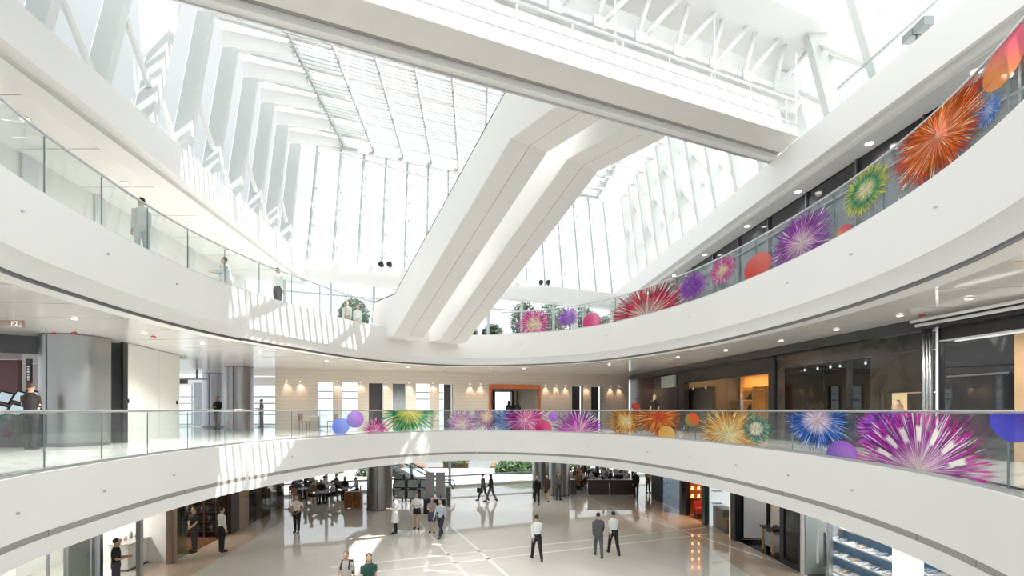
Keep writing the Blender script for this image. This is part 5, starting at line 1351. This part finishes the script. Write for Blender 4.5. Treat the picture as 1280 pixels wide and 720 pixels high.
# ------------------------------------------------------------------ gallery downlights, with rows added as fill
LAMP = mat('white_downlight', (1,1,1), 0.5, emit=(1,0.95,0.86), estr=4)
def downlight(x, y, z, label, group, energy, col=(1.0,0.97,0.92), r=0.09):
    L_ = empty('ceiling_downlight', (x, y, z-0.03), label, 'lamp', group)
    MB().lathe([(r+0.03,0.012),(r+0.03,0.03)], (x,y,z-0.03), 18).build('trim_ring', cup, L_)
    MB().lathe([(r,0.0),(r,0.015)], (x,y,z-0.03), 16).build('lamp_disc', LAMP, L_)
    ld = bpy.data.lights.new('downlight', 'SPOT'); ld.energy = energy; ld.color = col; ld.spot_size = 2.5; ld.spot_blend = 0.5; ld.shadow_soft_size = r
    lo = bpy.data.objects.new('downlight', ld); COL.objects.link(lo); lo.parent = L_; lo.location = (0,0,-0.02)
for px in (30, 120, 200, 262, 320, 380, 450, 530, 640, 730, 800, 850, 905, 960, 1020, 1080, 1150, 1240):  # row added to brighten the ceiling, beyond its few real fittings
    s = s_of_px(px); p = outp(s)+outn(s)*1.9
    downlight(p.x, p.y, Z3B+0.02, 'round downlight added in the gloss ceiling to brighten the middle gallery', 'added downlights over the middle gallery', 460 if px < 760 else 150, r=0.055)
for Y in (8.6, 12.0, 15.4, 18.8, 22.2):
    p = U(-10.4, Y); downlight(p.x, p.y, Z4B+0.02, 'recessed round downlight in the soffit over the white-walled upper gallery', 'downlights over the upper left gallery', 80)
for Y in (7.5, 10.3, 13.1, 16.0, 19.0, 22.5, 26.0, 30.0):
    p = U(9.92, Y); downlight(p.x, p.y, Z4B+0.02, 'recessed round downlight in the soffit before the black upper shopfront', 'downlights over the upper right gallery', 60)
for px in (520, 600, 680):  # added lamps that lift the ground floor's brightness
    k = (px-640)/F; Y = 31.0; downlight(k*Y, Y, ZC-0.0, 'round downlight added to brighten the ground floor hall', 'added downlights over the ground floor hall', 150)
# red sprinkler bells on the gloss ceiling
REDS = mat('sprinkler_red', (0.42,0.03,0.03), 0.4, var=0.05)
for px, py in ((67,415),(93,414),(192,419),(1153,392),(1207,388),(655,462),(840,452)):
    Y = F*2.11/(HY-py); x = at(px, Y); q = empty('sprinkler', (x, Y, Z3B-0.05), 'small red sprinkler bell under the gloss ceiling', 'sprinkler', 'red sprinklers under the gloss ceiling')
    MB().tube((x,Y,Z3B-0.02),(x,Y,Z3B+0.02),0.02,n=8).build('pipe_stub', STEEL, q); MB().lathe([(0.09,-0.04),(0.06,-0.015),(0.03,0.0)], (x,Y,Z3B-0.01), 12).build('bell', REDS, q)
# ------------------------------------------------------------------ people
def remesh(mb, voxel, name, extra=None):
    me = mb.mesh('tmp'); o = bpy.data.objects.new('tmp', me); COL.objects.link(o)
    r = o.modifiers.new('r', 'REMESH'); r.mode = 'VOXEL'; r.voxel_size = voxel; r.use_smooth_shade = True
    s = o.modifiers.new('s', 'SMOOTH'); s.factor = 0.5; s.iterations = 3
    dg = bpy.context.evaluated_depsgraph_get(); out = bpy.data.meshes.new_from_object(o.evaluated_get(dg))
    bpy.data.objects.remove(o); out.name = name
    if extra is not None:
        bm = bmesh.new(); bm.from_mesh(out); n0 = len(bm.faces)
        e, idx = extra; t = e.mesh('e'); bm.from_mesh(t)
        bm.faces.ensure_lookup_table()
        for i in range(n0, len(bm.faces)): bm.faces[i].material_index = idx(i-n0)
        bm.to_mesh(out); bm.free()
    out.shade_smooth(); return out
def ell_loft(mb, secs, n=14):
    """secs: (centre, rx, ry) stacked"""
    base = len(mb.v)
    for c, rx, ry in secs:
        for k in range(n): a = 2*PI*k/n; mb.v.append((c[0]+rx*math.cos(a), c[1]+ry*math.sin(a), c[2]))
    for i in range(len(secs)-1):
        for k in range(n): k2 = (k+1) % n; mb.f.append((base+i*n+k, base+i*n+k2, base+(i+1)*n+k2, base+(i+1)*n+k))
    mb.f.append(tuple(base+k for k in reversed(range(n)))); e = base+(len(secs)-1)*n; mb.f.append(tuple(e+k for k in range(n)))
def joints(pose):
    J = {}
    pz = pose.get('pz', 0.93); lean = pose.get('lean', 0.0)
    def L(z): return Vector((0, math.sin(lean)*(z-0.93), pz+(z-0.93)*math.cos(lean)))
    J['pel'] = L(0.93); J['waist'] = L(1.08); J['chest'] = L(1.30); J['sh'] = L(1.43); J['neck'] = L(1.49); J['head'] = L(1.62)+Vector((0, 0.02, 0))
    for s, n in ((-1, 'L'), (1, 'R')):
        hip = J['pel']+Vector((0.092*s, 0, -0.03)); a, b = pose['leg'+n]
        knee = hip+Vector((0.012*s, math.sin(a)*0.42, -math.cos(a)*0.42)); c = a-b
        ank = knee+Vector((0, math.sin(c)*0.41, -math.cos(c)*0.41)); f = pose.get('foot'+n, c*0.5)
        toe = ank+Vector((0.02*s, 0.17*math.cos(f), -0.055+0.17*math.sin(f)*-1 if f < 0 else -0.055))
        J['hip'+n], J['knee'+n], J['ank'+n], J['toe'+n] = hip, knee, ank, toe
        sh = J['sh']+Vector((0.168*s, 0, -0.015)); a, b, ab, inn = pose['arm'+n]
        el = sh+Vector((0.28*math.sin(ab)*s, 0.28*math.sin(a)*math.cos(ab), -0.28*math.cos(a)*math.cos(ab)))
        c = a+b; wr = el+Vector((0.25*math.sin(inn)*s, 0.25*math.sin(c)*math.cos(inn), -0.25*math.cos(c)*math.cos(inn)))
        J['sho'+n], J['el'+n], J['wr'+n] = sh, el, wr
        d = (wr-el).normalized(); J['hand'+n] = wr+d*0.09; J['dir'+n] = d
    lo = min(J['toeL'].z-0.02, J['toeR'].z-0.02, J['ankL'].z-0.075, J['ankR'].z-0.075)
    if pose.get('ground', True):
        for k in J:
            if not k.startswith('dir'): J[k] = J[k]+Vector((0, 0, -lo))
    return J
POSES = {
 'stand': dict(legL=(0.03,0.02), legR=(-0.03,0.02), armL=(0.05,0.15,0.10,-0.02), armR=(0.02,0.18,0.10,-0.02)),
 'walk':  dict(legL=(0.42,0.12), legR=(-0.28,0.30), armL=(-0.35,0.25,0.08,-0.05), armR=(0.38,0.35,0.08,-0.05), lean=0.04, footR=-0.5),
 'hold':  dict(legL=(0.06,0.04), legR=(-0.06,0.04), armL=(0.10,1.55,0.12,-0.5), armR=(0.12,1.45,0.12,-0.5)),
 'hips':  dict(legL=(0.10,0.03), legR=(-0.10,0.03), armL=(-0.10,0.55,0.50,-0.75), armR=(-0.10,0.55,0.50,-0.75)),
 'behind':dict(legL=(0.04,0.02), legR=(-0.04,0.02), armL=(0.25,0.30,0.22,-0.70), armR=(0.25,0.30,0.22,-0.70)),
 'lean':  dict(legL=(0.05,0.02), legR=(-0.10,0.05), armL=(0.55,1.0,0.25,-0.3), armR=(0.55,1.0,0.25,-0.3), lean=0.22),
 'sit':   dict(pz=0.53, legL=(1.45,1.42), legR=(1.40,1.42), armL=(0.45,0.9,0.12,-0.25), armR=(0.50,0.95,0.12,-0.2), lean=0.12),
}
JN = {k: joints(v) for k, v in POSES.items()}
PM = {}
def torso(mb, J, g=0.0, low=0.0):
    p, w, c, s, n = J['pel'], J['waist'], J['chest'], J['sh'], J['neck']
    secs = [(p+Vector((0,0,-0.10-low)), 0.135+g, 0.10+g), (p, 0.155+g, 0.112+g), (w, 0.132+g, 0.098+g), (c, 0.158+g, 0.115+g), (s+Vector((0,0,-0.03)), 0.150+g, 0.095+g), (s+Vector((0,0,0.035)), 0.095+g, 0.075+g), (n, 0.058+g*.4, 0.06+g*.4)]
    ell_loft(mb, secs)
def limb(mb, pts, rad, n=10): mb.chain(pts, rad, n)
def body_mesh(pose):
    key = ('body', pose)
    if key in PM: return PM[key]
    J = JN[pose]; mb = MB(); torso(mb, J)
    for n in 'LR':
        limb(mb, [J['hip'+n]+Vector((0,0,0.04)), J['hip'+n].lerp(J['knee'+n],0.5), J['knee'+n], J['knee'+n].lerp(J['ank'+n],0.3), J['ank'+n]], [0.085,0.075,0.055,0.055,0.036])
        limb(mb, [J['ank'+n], J['ank'+n]*0.5+J['toe'+n]*0.5, J['toe'+n]], [0.038,0.035,0.026])
        limb(mb, [J['sho'+n]-Vector((0,0,0.01)), J['sho'+n].lerp(J['el'+n],0.5), J['el'+n], J['el'+n].lerp(J['wr'+n],0.35), J['wr'+n]], [0.056,0.046,0.038,0.038,0.027])
        limb(mb, [J['wr'+n], J['hand'+n]], [0.028,0.036])
    h = J['head']
    limb(mb, [J['neck']-Vector((0,0,0.06)), h-Vector((0,0,0.06))], [0.058,0.050])
    mb.ball(h+Vector((0,0,0.012)), (0.076,0.094,0.108), 14, 10); mb.ball(h+Vector((0,0.03,-0.055)), (0.058,0.062,0.055), 12, 8)
    mb.chain([h+Vector((0,0.088,0.02)), h+Vector((0,0.108,-0.02))], [0.010,0.016], 6)
    for s in (-1,1): mb.ball(h+Vector((0.076*s,0.0,0)), (0.014,0.022,0.032), 8, 5)
    ex = MB(); nsk = 0
    for n, s in (('L',-1),('R',1)):
        d = J['dir'+n]; side = d.orthogonal().normalized(); side = Vector((0,1,0))-d*d.y; side = side.normalized() if side.length > 0.1 else Vector((1,0,0))
        hnd = J['hand'+n]; inn = d.cross(side)*(-s)
        for i, (o, l) in enumerate(((-0.027,0.055),(-0.009,0.068),(0.009,0.072),(0.027,0.064))):
            b = hnd+side*o+d*0.015; ex.chain([b, b+d*l*0.55, b+d*l*0.9+inn*0.022], [0.0095,0.009,0.0065], 6)
        b = hnd-d*0.045+side*0.028; ex.chain([b, b+side*0.03+d*0.035, b+side*0.032+d*0.07], [0.011,0.010,0.007], 6)
    nsk = len(ex.f)
    for s in (-1,1): ex.ball(h+Vector((0.030*s,0.088,0.012)), (0.011,0.006,0.008), 8, 5)
    ex.chain([h+Vector((-0.022,0.090,-0.055)), h+Vector((0,0.095,-0.057)), h+Vector((0.022,0.090,-0.055))], 0.006, 5)
    me = remesh(mb, 0.018, 'body', (ex, lambda i: 0 if i < nsk else 1)); PM[key] = me; return me
def top_mesh(pose, kind):
    key = ('top', pose, kind)
    if key in PM: return PM[key]
    J = JN[pose]; mb = MB()
    torso(mb, J, 0.014 if kind != 'jacket' else 0.024, {'jacket':0.10}.get(kind, 0.0))
    for n in 'LR':
        if kind == 'short': limb(mb, [J['sho'+n]+Vector((0,0,-0.01)), J['sho'+n].lerp(J['el'+n],0.8)], [0.062,0.056])
        else:
            g = 0.012 if kind == 'jacket' else 0.0
            limb(mb, [J['sho'+n]+Vector((0,0,-0.01)), J['sho'+n].lerp(J['el'+n],0.5), J['el'+n], J['wr'+n]], [0.060+g,0.052+g,0.047+g,0.038+g])
    if kind == 'coat':
        p = J['pel']; ell_loft(mb, [(p+Vector((0,0,0.1)),0.175,0.13), (p+Vector((0,0,-0.1)),0.20,0.16), (p+Vector((0,0,-0.42)),0.22,0.19)])
    me = remesh(mb, 0.02, 'shirt'); PM[key] = me; return me
def bottom_mesh(pose, kind):
    key = ('bot', pose, kind)
    if key in PM: return PM[key]
    J = JN[pose]; mb = MB(); p = J['pel']
    if kind == 'skirt' and pose != 'sit':
        ell_loft(mb, [(p+Vector((0,0,0.10)),0.165,0.118), (p+Vector((0,0,-0.05)),0.195,0.15), (p+Vector((0,0,-0.36)),0.205,0.18)])
    else:
        ell_loft(mb, [(p+Vector((0,0,0.12)),0.162,0.115), (p,0.172,0.126), (p+Vector((0,0,-0.10)),0.155,0.118)])
        for n in 'LR':
            k, a = J['knee'+n], J['ank'+n]; h = J['hip'+n]
            if kind == 'shorts': limb(mb, [h+Vector((0,0,0.04)), h.lerp(k,0.45)], [0.100,0.098])
            else: limb(mb, [h+Vector((0,0,0.04)), h.lerp(k,0.5), k, k.lerp(a,0.4), a.lerp(k,0.02)], [0.100,0.088,0.071,0.068,0.060])
    me = remesh(mb, 0.02, 'trousers'); PM[key] = me; return me
def shoe_mesh(pose):
    key = ('shoe', pose)
    if key in PM: return PM[key]
    J = JN[pose]; out = []
    mb = MB()
    for n in 'LR':
        a, t = J['ank'+n], J['toe'+n]; b = a+Vector((0,-0.05,-0.045))
        mb.chain([b, a+Vector((0,0.01,-0.03)), a.lerp(t,0.6)+Vector((0,0,-0.006)), t+Vector((0,0.03,0))], [0.034,0.050,0.046,0.026], 8)
    me = mb.mesh('shoes', None, True); PM[key] = me; return me
def hair_mesh(pose, kind):
    key = ('hair', pose, kind)
    if key in PM: return PM[key]
    h = JN[pose]['head']; mb = MB()
    mb.ball(h+Vector((0,-0.022,0.042)), (0.085,0.092,0.092), 14, 9)
    if kind == 'long':
        ell_loft(mb, [(h+Vector((0,-0.05,-0.20)),0.075,0.035), (h+Vector((0,-0.055,-0.08)),0.088,0.05), (h+Vector((0,-0.04,0.04)),0.086,0.07)])
    me = remesh(mb, 0.016, 'hair'); PM[key] = me; return me
def cmat(c, rough=0.7):
    n = 'cloth_%d_%d_%d' % tuple(int(v*999) for v in c)
    return mat(n, c, rough, var=0.08, vscale=12)
DKEYE = mat('dark_feature', (0.03,0.015,0.012), 0.4, var=0.1)
SKIN = (0.56,0.36,0.25); SKIN2 = (0.42,0.25,0.17)
BLK = (0.012,0.012,0.013); WHT = (0.78,0.78,0.77); NVY = (0.02,0.025,0.045); GRY = (0.13,0.135,0.14); LGR = (0.50,0.53,0.56)
def person(x, y, z, face, pose, label, top=('long', WHT), bot=('trousers', BLK), hair=('short', (0.015,0.012,0.010)), skin=SKIN, shoes=BLK, h=1.0, bag=None, group=None):
    """face = heading in degrees: 0 looks away from the camera, 180 towards it, 90 to the left"""
    r = empty('person', (x, y, z), label, 'person', group); J = JN[pose]
    def child(name, me, m):
        o = bpy.data.objects.new(name, me); COL.objects.link(o); o.parent = r
        if not me.materials: me.materials.append(m)
        o.material_slots[0].link = 'OBJECT'; o.material_slots[0].material = m; return o
    bm_ = body_mesh(pose)
    if len(bm_.materials) == 0: bm_.materials.append(cmat(skin)); bm_.materials.append(DKEYE)
    child('body', bm_, cmat(skin, 0.5))
    if top: child({'jacket':'jacket','coat':'coat'}.get(top[0], 'shirt'), top_mesh(pose, top[0]), cmat(top[1]))
    if bot: child({'skirt':'skirt','shorts':'shorts'}.get(bot[0], 'trousers'), bottom_mesh(pose, bot[0]), cmat(bot[1]))
    if hair: child('hair', hair_mesh(pose, hair[0]), cmat(hair[1], 0.5))
    child('shoes', shoe_mesh(pose), cmat(shoes, 0.35))
    if bag:
        kind, col = bag
        mb = MB()
        if kind == 'backpack':
            c = J['chest']+Vector((0,-0.20,-0.06)); mb.hexa([c+Vector(v) for v in ((-.14,-.08,-.2),(.14,-.08,-.2),(.14,.07,-.2),(-.14,.07,-.2),(-.12,-.05,.2),(.12,-.05,.2),(.12,.07,.2),(-.12,.07,.2))])
            for s in (-1,1): mb.chain([c+Vector((.1*s,.06,.18)), J['sh']+Vector((.1*s,.02,.07)), J['chest']+Vector((.12*s,.15,0)), c+Vector((.13*s,.08,-.12))], 0.022, 6)
            nm = 'backpack'
        elif kind == 'case':
            c = J['handR']+Vector((0.02,0.02,-0.26)); mb.box(c, (0.10,0.40,0.30)); mb.chain([c+Vector((0,-.08,.15)), c+Vector((0,-.06,.21)), c+Vector((0,.06,.21)), c+Vector((0,.08,.15))], 0.012, 6); nm = 'briefcase'
        else:
            c = J['pel']+Vector((0.24,0.02,-0.02)); mb.hexa([c+Vector(v) for v in ((-.05,-.15,-.13),(.05,-.15,-.13),(.05,.15,-.13),(-.05,.15,-.13),(-.03,-.13,.12),(.03,-.13,.12),(.03,.13,.12),(-.03,.13,.12))])
            mb.chain([c+Vector((0,-.12,.1)), J['sh']+Vector((.12,-.06,.05)), J['sh']+Vector((.12,.05,.05)), c+Vector((0,.12,.1))], 0.012, 6); nm = 'shoulder_bag'
        o = mb.build(nm, cmat(col), None); o.parent = r
    r.rotation_euler = (0, 0, math.radians(face)); r.scale = (h, h, h); return r
def gp(px, py, *a, **k):
    q = floor_pt(px, py); return person(q.x, q.y, 0.0, *a, **k)
def pick(lst, i): return lst[i % len(lst)]
# --- ground floor walkers
gp(671, 700, 12, 'walk', 'person in white shirt and black trousers walking alone across the stone floor')
gp(748, 696, -5, 'walk', 'person in dark grey suit walking beside a white-shirted person', ('jacket', (0.10,0.105,0.11)), ('trousers', (0.10,0.105,0.11)))
gp(767, 693, 8, 'walk', 'person in white shirt walking beside the grey suit', h=0.99)
gp(494, 667, 110, 'hold', 'person in long white coat over black skirt holding papers', ('coat', (0.75,0.75,0.74)), ('trousers', BLK))
gp(521, 661, 175, 'hold', 'person in white blouse and black shorts with arms folded', ('short', WHT), ('shorts', BLK), ('short', (0.03,0.02,0.015)), h=0.97)
gp(540, 666, 185, 'hold', 'person in dark blue dress partly behind the grey shirt', ('short', (0.30,0.26,0.24)), ('skirt', (0.05,0.07,0.11)), ('long', BLK), h=0.95)
gp(551, 671, 160, 'walk', 'person in pale grey shirt and navy jeans before the display boards', ('long', (0.45,0.49,0.54)), ('trousers', NVY))
gp(505, 628, 5, 'stand', 'person in black with bare arms facing the framed pictures', ('short', BLK), ('trousers', BLK), ('long', BLK), h=0.98)
gp(515, 627, -5, 'stand', 'person in black skirt with shoulder bag facing the framed pictures', ('long', (0.025,0.022,0.022)), ('skirt', BLK), ('long', BLK), bag=('shoulder', BLK), h=0.97)
gp(604, 626, 60, 'walk', 'person in grey top walking along the end glazing with a case', ('long', (0.10,0.10,0.12)), ('trousers', (0.05,0.05,0.06)), bag=('case', BLK))
gp(614, 627, 70, 'walk', 'person in black coat walking along the end glazing', ('jacket', BLK), ('trousers', (0.10,0.10,0.11)), ('long', BLK))
gp(671, 630, 178, 'walk', 'person in black suit with briefcase walking in from the end glazing', ('jacket', BLK), ('trousers', BLK), bag=('case', BLK))
gp(684, 626, 170, 'walk', 'person in dark brown dress behind the black suit', ('long', (0.06,0.035,0.03)), ('skirt', (0.05,0.03,0.03)), ('long', BLK), h=0.96)
gp(698, 625, 200, 'stand', 'person in grey shirt with dark backpack beside the metal column', ('long', (0.12,0.13,0.15)), ('trousers', (0.06,0.06,0.07)), bag=('backpack', NVY))
gp(371, 666, 180, 'hips', 'person in white shirt and tan tie with hands on hips by the café', ('short', (0.70,0.68,0.62)), ('trousers', BLK))
gp(277, 690, -30, 'stand', 'person in white shirt standing before the wine shop', ('long', WHT), ('trousers', BLK), h=1.02)
gp(243, 690, 155, 'behind', 'person in black shirt and jeans with joined hands at the wine shop', ('short', BLK), ('trousers', (0.05,0.055,0.06)), h=1.03)
gp(145, 745, -60, 'hold', 'person in black T-shirt with yellow print outside the bright store', ('short', BLK), ('trousers', (0.06,0.06,0.08)), ('short', BLK))
gp(433, 764, 180, 'walk', 'person in checked pale shirt with backpack straps', ('short', (0.48,0.45,0.42)), ('trousers', (0.2,0.19,0.18)), ('short', (0.20,0.14,0.10)), bag=('backpack', (0.03,0.03,0.04)))
gp(461, 768, 200, 'walk', 'person in dark green T-shirt beside the checked shirt', ('short', (0.015,0.075,0.065)), ('trousers', NVY), ('long', (0.05,0.025,0.015)))
gp(795, 622, 150, 'stand', 'person in black standing at the end of the dark dividers', ('long', BLK), ('trousers', BLK))
gp(810, 616, 200, 'stand', 'person in tan top standing behind the dark dividers', ('long', (0.25,0.18,0.12)), ('trousers', BLK))
# --- seated and standing café guests
TAKEN = [(a, b) for a, b, c, d in SEATS]+[(o.location.x, o.location.y) for o in bpy.data.objects if o.name.startswith(('cafe_table', 'person'))]
def clear_spot(q):
    for _ in range(60):
        n = min(TAKEN, key=lambda t: (t[0]-q.x)**2+(t[1]-q.y)**2); d = math.hypot(n[0]-q.x, n[1]-q.y)
        if d > 0.95: break
        q.x += (q.x-n[0]+0.01)/max(d, 0.05)*0.12+0.03; q.y += (q.y-n[1]-0.01)/max(d, 0.05)*0.12-0.03
    TAKEN.append((q.x, q.y))
tops = [BLK, (0.05,0.05,0.06), (0.45,0.46,0.48), BLK, (0.10,0.10,0.12), (0.03,0.03,0.04), (0.65,0.65,0.66), (0.02,0.02,0.025), (0.30,0.20,0.14)]
names = {BLK:'black', (0.05,0.05,0.06):'charcoal', (0.45,0.46,0.48):'light grey', (0.10,0.10,0.12):'slate', (0.03,0.03,0.04):'dark navy', (0.65,0.65,0.66):'white', (0.02,0.02,0.025):'inky', (0.30,0.20,0.14):'tan'}
for i, (x, y, rz, side) in enumerate(SEATS):
    if (i*7) % 9 == 4: continue
    c = pick(tops, i*5+i//4)
    hx = 'long' if i % 3 == 1 else 'short'
    person(x, y, 0.0, math.degrees(rz), 'sit', 'person in %s top with %s hair seated in the café %s' % (names[c], hx, {'left':'beside the hedges','right':'behind the dark dividers'}[side]), ('long', c), ('trousers', pick([BLK, NVY, (0.05,0.05,0.05)], i)), (hx, BLK), group='seated guests of the café '+{'left':'beside the hedges','right':'behind the dividers'}[side])
for i, (px, py) in enumerate(((715,606),(728,601),(741,606),(752,600),(764,604),(772,609),(785,603),(735,599),(758,610),(722,609))):
    q = floor_pt(px, py); c = pick([(0.65,0.65,0.66),BLK,(0.10,0.10,0.12),(0.45,0.46,0.48),BLK], i)
    q.y = min(q.y, 0.42*q.x+39.0); clear_spot(q)
    person(q.x, q.y, 0.0, 30*i, pick(['stand','hold','walk'], i), 'person in %s top standing in the crowd behind the dark dividers' % names[c], ('long', c), ('trousers', BLK), ('long' if i % 2 else 'short', BLK), group='standing guests behind the dividers')
q = floor_pt(724, 613); person(q.x, q.y, 0, 180, 'stand', 'person in peach top standing behind the narrow dark divider', ('long', (0.70,0.38,0.24)), ('trousers', BLK), ('short', BLK))
for i, (px, py) in enumerate(((333,612),(385,607),(352,603),(398,616))):
    q = floor_pt(px, py); c = pick([BLK,(0.10,0.10,0.12),(0.45,0.46,0.48)], i)
    q.y = min(q.y, 0.42*q.x+38.5); clear_spot(q)
    person(q.x, q.y, 0.0, 180+40*i, pick(['stand','hold'], i), 'person in %s top standing among the tables beside the hedges' % names[c], ('long', c), ('trousers', BLK), ('short', BLK), group='standing guests beside the hedges')
# --- middle gallery
def mp(px, Y, *a, **k): return person(at(px, Y), Y, Z2, *a, **k)
mp(272, 27.3, 175, 'hold', 'person in black jacket and grey trousers holding papers by the columns', ('jacket', BLK), ('trousers', (0.16,0.16,0.16)))
mp(327, 30.5, 110, 'hold', 'person in grey outfit raising a phone before the windows', ('long', (0.18,0.20,0.22)), ('trousers', (0.10,0.12,0.13)), h=0.95)
mp(38, 13.6, 10, 'hold', 'person in dark clothes at the touch screen kiosk', ('long', (0.02,0.014,0.014)), ('trousers', BLK), hair=('short', (0.05,0.02,0.015)))
mp(795, 28.0, 150, 'walk', 'person in red top walking past the dark red panels', ('short', (0.55,0.06,0.05)), ('trousers', BLK), ('short', (0.18,0.19,0.20)), h=0.97)
mp(818, 24.0, 190, 'stand', 'person in black shirt by the dark red panels', ('short', BLK), ('trousers', BLK), h=1.0)
for i, px in enumerate((636, 647)): mp(px, 30.6, 10, 'stand', 'person in black by the orange framed doorway', ('long', BLK), ('trousers', BLK), hair=('long', BLK), h=0.9+0.02*i, group='pair at the orange doorway')
# --- upper gallery
def up(px, Y, *a, **k): return person(at(px, Y), Y, Z3, *a, **k)
up(287, 18.3, 130, 'lean', 'person in grey shirt leaning on the upper gallery rail', ('long', (0.36,0.40,0.42)), ('trousers', (0.45,0.45,0.43)))
up(347, 19.6, -20, 'stand', 'person in white shirt with back turned on the upper gallery', ('long', WHT), ('trousers', BLK))
up(177, 12.9, 60, 'stand', 'person in pale clothes whose dark head shows over the upper gallery rail', ('long', (0.55,0.54,0.52)), ('trousers', (0.5,0.5,0.49)), h=0.95)
up(434, 25.6, 180, 'stand', 'person in pale shirt standing by the upper end glazing', ('long', (0.66,0.62,0.55)), ('trousers', (0.3,0.28,0.25)))
up(447, 26.0, 200, 'stand', 'person in white beside the pale shirt on the upper gallery', ('long', WHT), ('trousers', (0.5,0.48,0.44)), ('long', (0.05,0.03,0.02)), h=0.94)
# ------------------------------------------------------------------ outside
GRD = mat('pale_paving_outside', (0.20,0.20,0.195), 0.8, var=0.08, vscale=0.3)
structure(MB().box((0, 46, -1.65), (160, 20, 0.9)).build('ground_outside', GRD))
structure(MB().box((0, 290, -9.6), (900, 420, 0.6)).build('lowland', mat('hazy_lowland', (0.15,0.165,0.165), 0.9, var=0.1, vscale=0.02)))
def leaf_mat(name, c): return mat(name, c, 0.6, var=0.35, vscale=2.5)
LEAF = [leaf_mat('leaf_dark', (0.035,0.085,0.030)), leaf_mat('leaf_mid', (0.07,0.15,0.045)), leaf_mat('leaf_pale', (0.13,0.20,0.075))]
BARK = mat('bark', (0.14,0.10,0.07), 0.8, var=0.2)
def crown(c, r, n, seed, size=0.16):
    rnd = random.Random(seed); mb = MB()
    for i in range(n):
        while True:
            p = Vector((rnd.uniform(-1,1), rnd.uniform(-1,1), rnd.uniform(-1,1)))
            if 0.25 < p.length < 1: break
        p = Vector((p.x*r[0], p.y*r[1], p.z*r[2]))+Vector(c)
        a = Vector((rnd.uniform(-1,1), rnd.uniform(-1,1), rnd.uniform(-.6,.6))).normalized(); b = a.orthogonal().normalized(); s = size*rnd.uniform(0.6,1.3)
        mb.quad(p-a*s, p-b*s*.5, p+a*s, p+b*s*.5)
    return mb
def tree(x, y, z, h, r, label, li=0, seed=1, n=900, group=None, size=0.16):
    t = empty('tree', (x,y,z), label, 'tree', group)
    MB().chain([(x,y,z),(x+0.05,y,z+h*0.45),(x-0.03,y,z+h*0.75)], [0.14*h/4,0.10*h/4,0.04*h/4], 8).build('trunk', BARK, t)
    crown((x,y,z+h-r[2]*0.9), r, n, seed, size).build('foliage', LEAF[li], t)
    return t
# terrace planting beyond the upper end glazing
n = 0
for px, Y, h, r, li, lab in ((442, 34.0, 3.6, (1.0,0.9,1.2), 0, 'dark green bushy tree behind the pair standing by the upper glazing'),
        (481, 34.6, 3.2, (0.8,0.8,1.1), 1, 'small mid green tree beside the dark bushy tree on the terrace'),
        (584, 37.2, 2.6, (0.75,0.8,0.9), 0, 'low dark tree seen between the two escalators'),
        (616, 37.8, 2.6, (0.8,0.8,0.9), 0, 'slim dark tree between an escalator and the pink print'),
        (655, 39.0, 4.4, (1.05,1.0,1.5), 0, 'tall dark tree above the pink firework print'),
        (692, 40.0, 4.8, (1.1,1.0,1.6), 1, 'broad mid green tree behind the violet print'),
        (727, 41.0, 4.6, (1.0,1.0,1.6), 0, 'dark tree behind the square white pillar'),
        (760, 42.0, 4.0, (0.9,1.0,1.3), 0, 'dark tree at the terrace end beside the crimson print')):
    n += 1; tree(at(px, Y), Y, Z3-0.05, h, r, lab, li, n, 1100)
# planting and view outside the ground floor
tree(at(650, 47), 47, -1.2, 2.6, (2.3,1.8,1.2), 'wide green tree outside the ground floor end glazing', 1, 31, 2600, size=0.2)
tree(at(700, 50), 50, -1.2, 2.8, (1.6,1.4,1.2), 'pale green tree outside the end glazing beside the wide one', 2, 32, 1500, size=0.2)
for i, (px, Y, ln, li) in enumerate(((330,47,3.5,1),(375,48,3.8,2),(410,46.5,3.0,1),(462,44.5,2.4,0),(570,55,3.0,2))):
    x = at(px, Y); hd = empty('hedge', (x,Y,-1.2), 'clipped %s hedge outside the glazing %s' % (('green','pale green','green','dark green','pale green')[i], ('at the far end of the café','in the middle of the café view','beside the café end','behind the escalator foot','beside the wide tree')[i]), 'hedge')
    crown((x,Y,0.2), (ln/2,0.7,0.55 if i != 3 else 0.9), 900, 50+i, 0.13).build('foliage', LEAF[li], hd)
    MB().box((x,Y,-0.6),(ln-0.4,0.8,1.2)).build('hedge_base', BARK, hd)
RF = [mat('far_wall_%d' % i, c, 0.8, var=0.06, vscale=0.3) for i, c in enumerate(((0.22,0.21,0.20),(0.22,0.085,0.045),(0.22,0.215,0.20),(0.22,0.12,0.075)))]
FWIN = mat('far_window', (0.30,0.33,0.36), 0.3, var=0.1)
rnd = random.Random(5)
for i in range(13):
    px = 470+25*i+rnd.uniform(-2,2); Y = 118+rnd.uniform(-8,10); x = at(px, Y); w = rnd.uniform(2.5,3.7); h = rnd.uniform(1.6,3.0); z = -9.3
    c = i % 4
    b = empty('far_building', (x,Y,z), '%s low building across the hazy view outside the end glazing' % ('grey-white','brick orange','cream','salmon')[c], 'building', 'low buildings in the hazy view')
    MB().box((x,Y,z+h/2),(w,3,h)).build('wall', RF[c], b)
    MB().hexa([(x-w/2-.1,Y-1.6,z+h),(x+w/2+.1,Y-1.6,z+h),(x+w/2+.1,Y+1.6,z+h),(x-w/2-.1,Y+1.6,z+h),(x-w/2+.3,Y-.2,z+h+.7),(x+w/2-.3,Y-.2,z+h+.7),(x+w/2-.3,Y+.2,z+h+.7),(x-w/2+.3,Y+.2,z+h+.7)]).build('roof', RF[(c+1) % 4], b)
    for k in range(3): MB().box((x-w/3+w/3*k,Y-1.51,z+h*.55),(w*.16,0.04,h*.35)).build('window', FWIN, b)
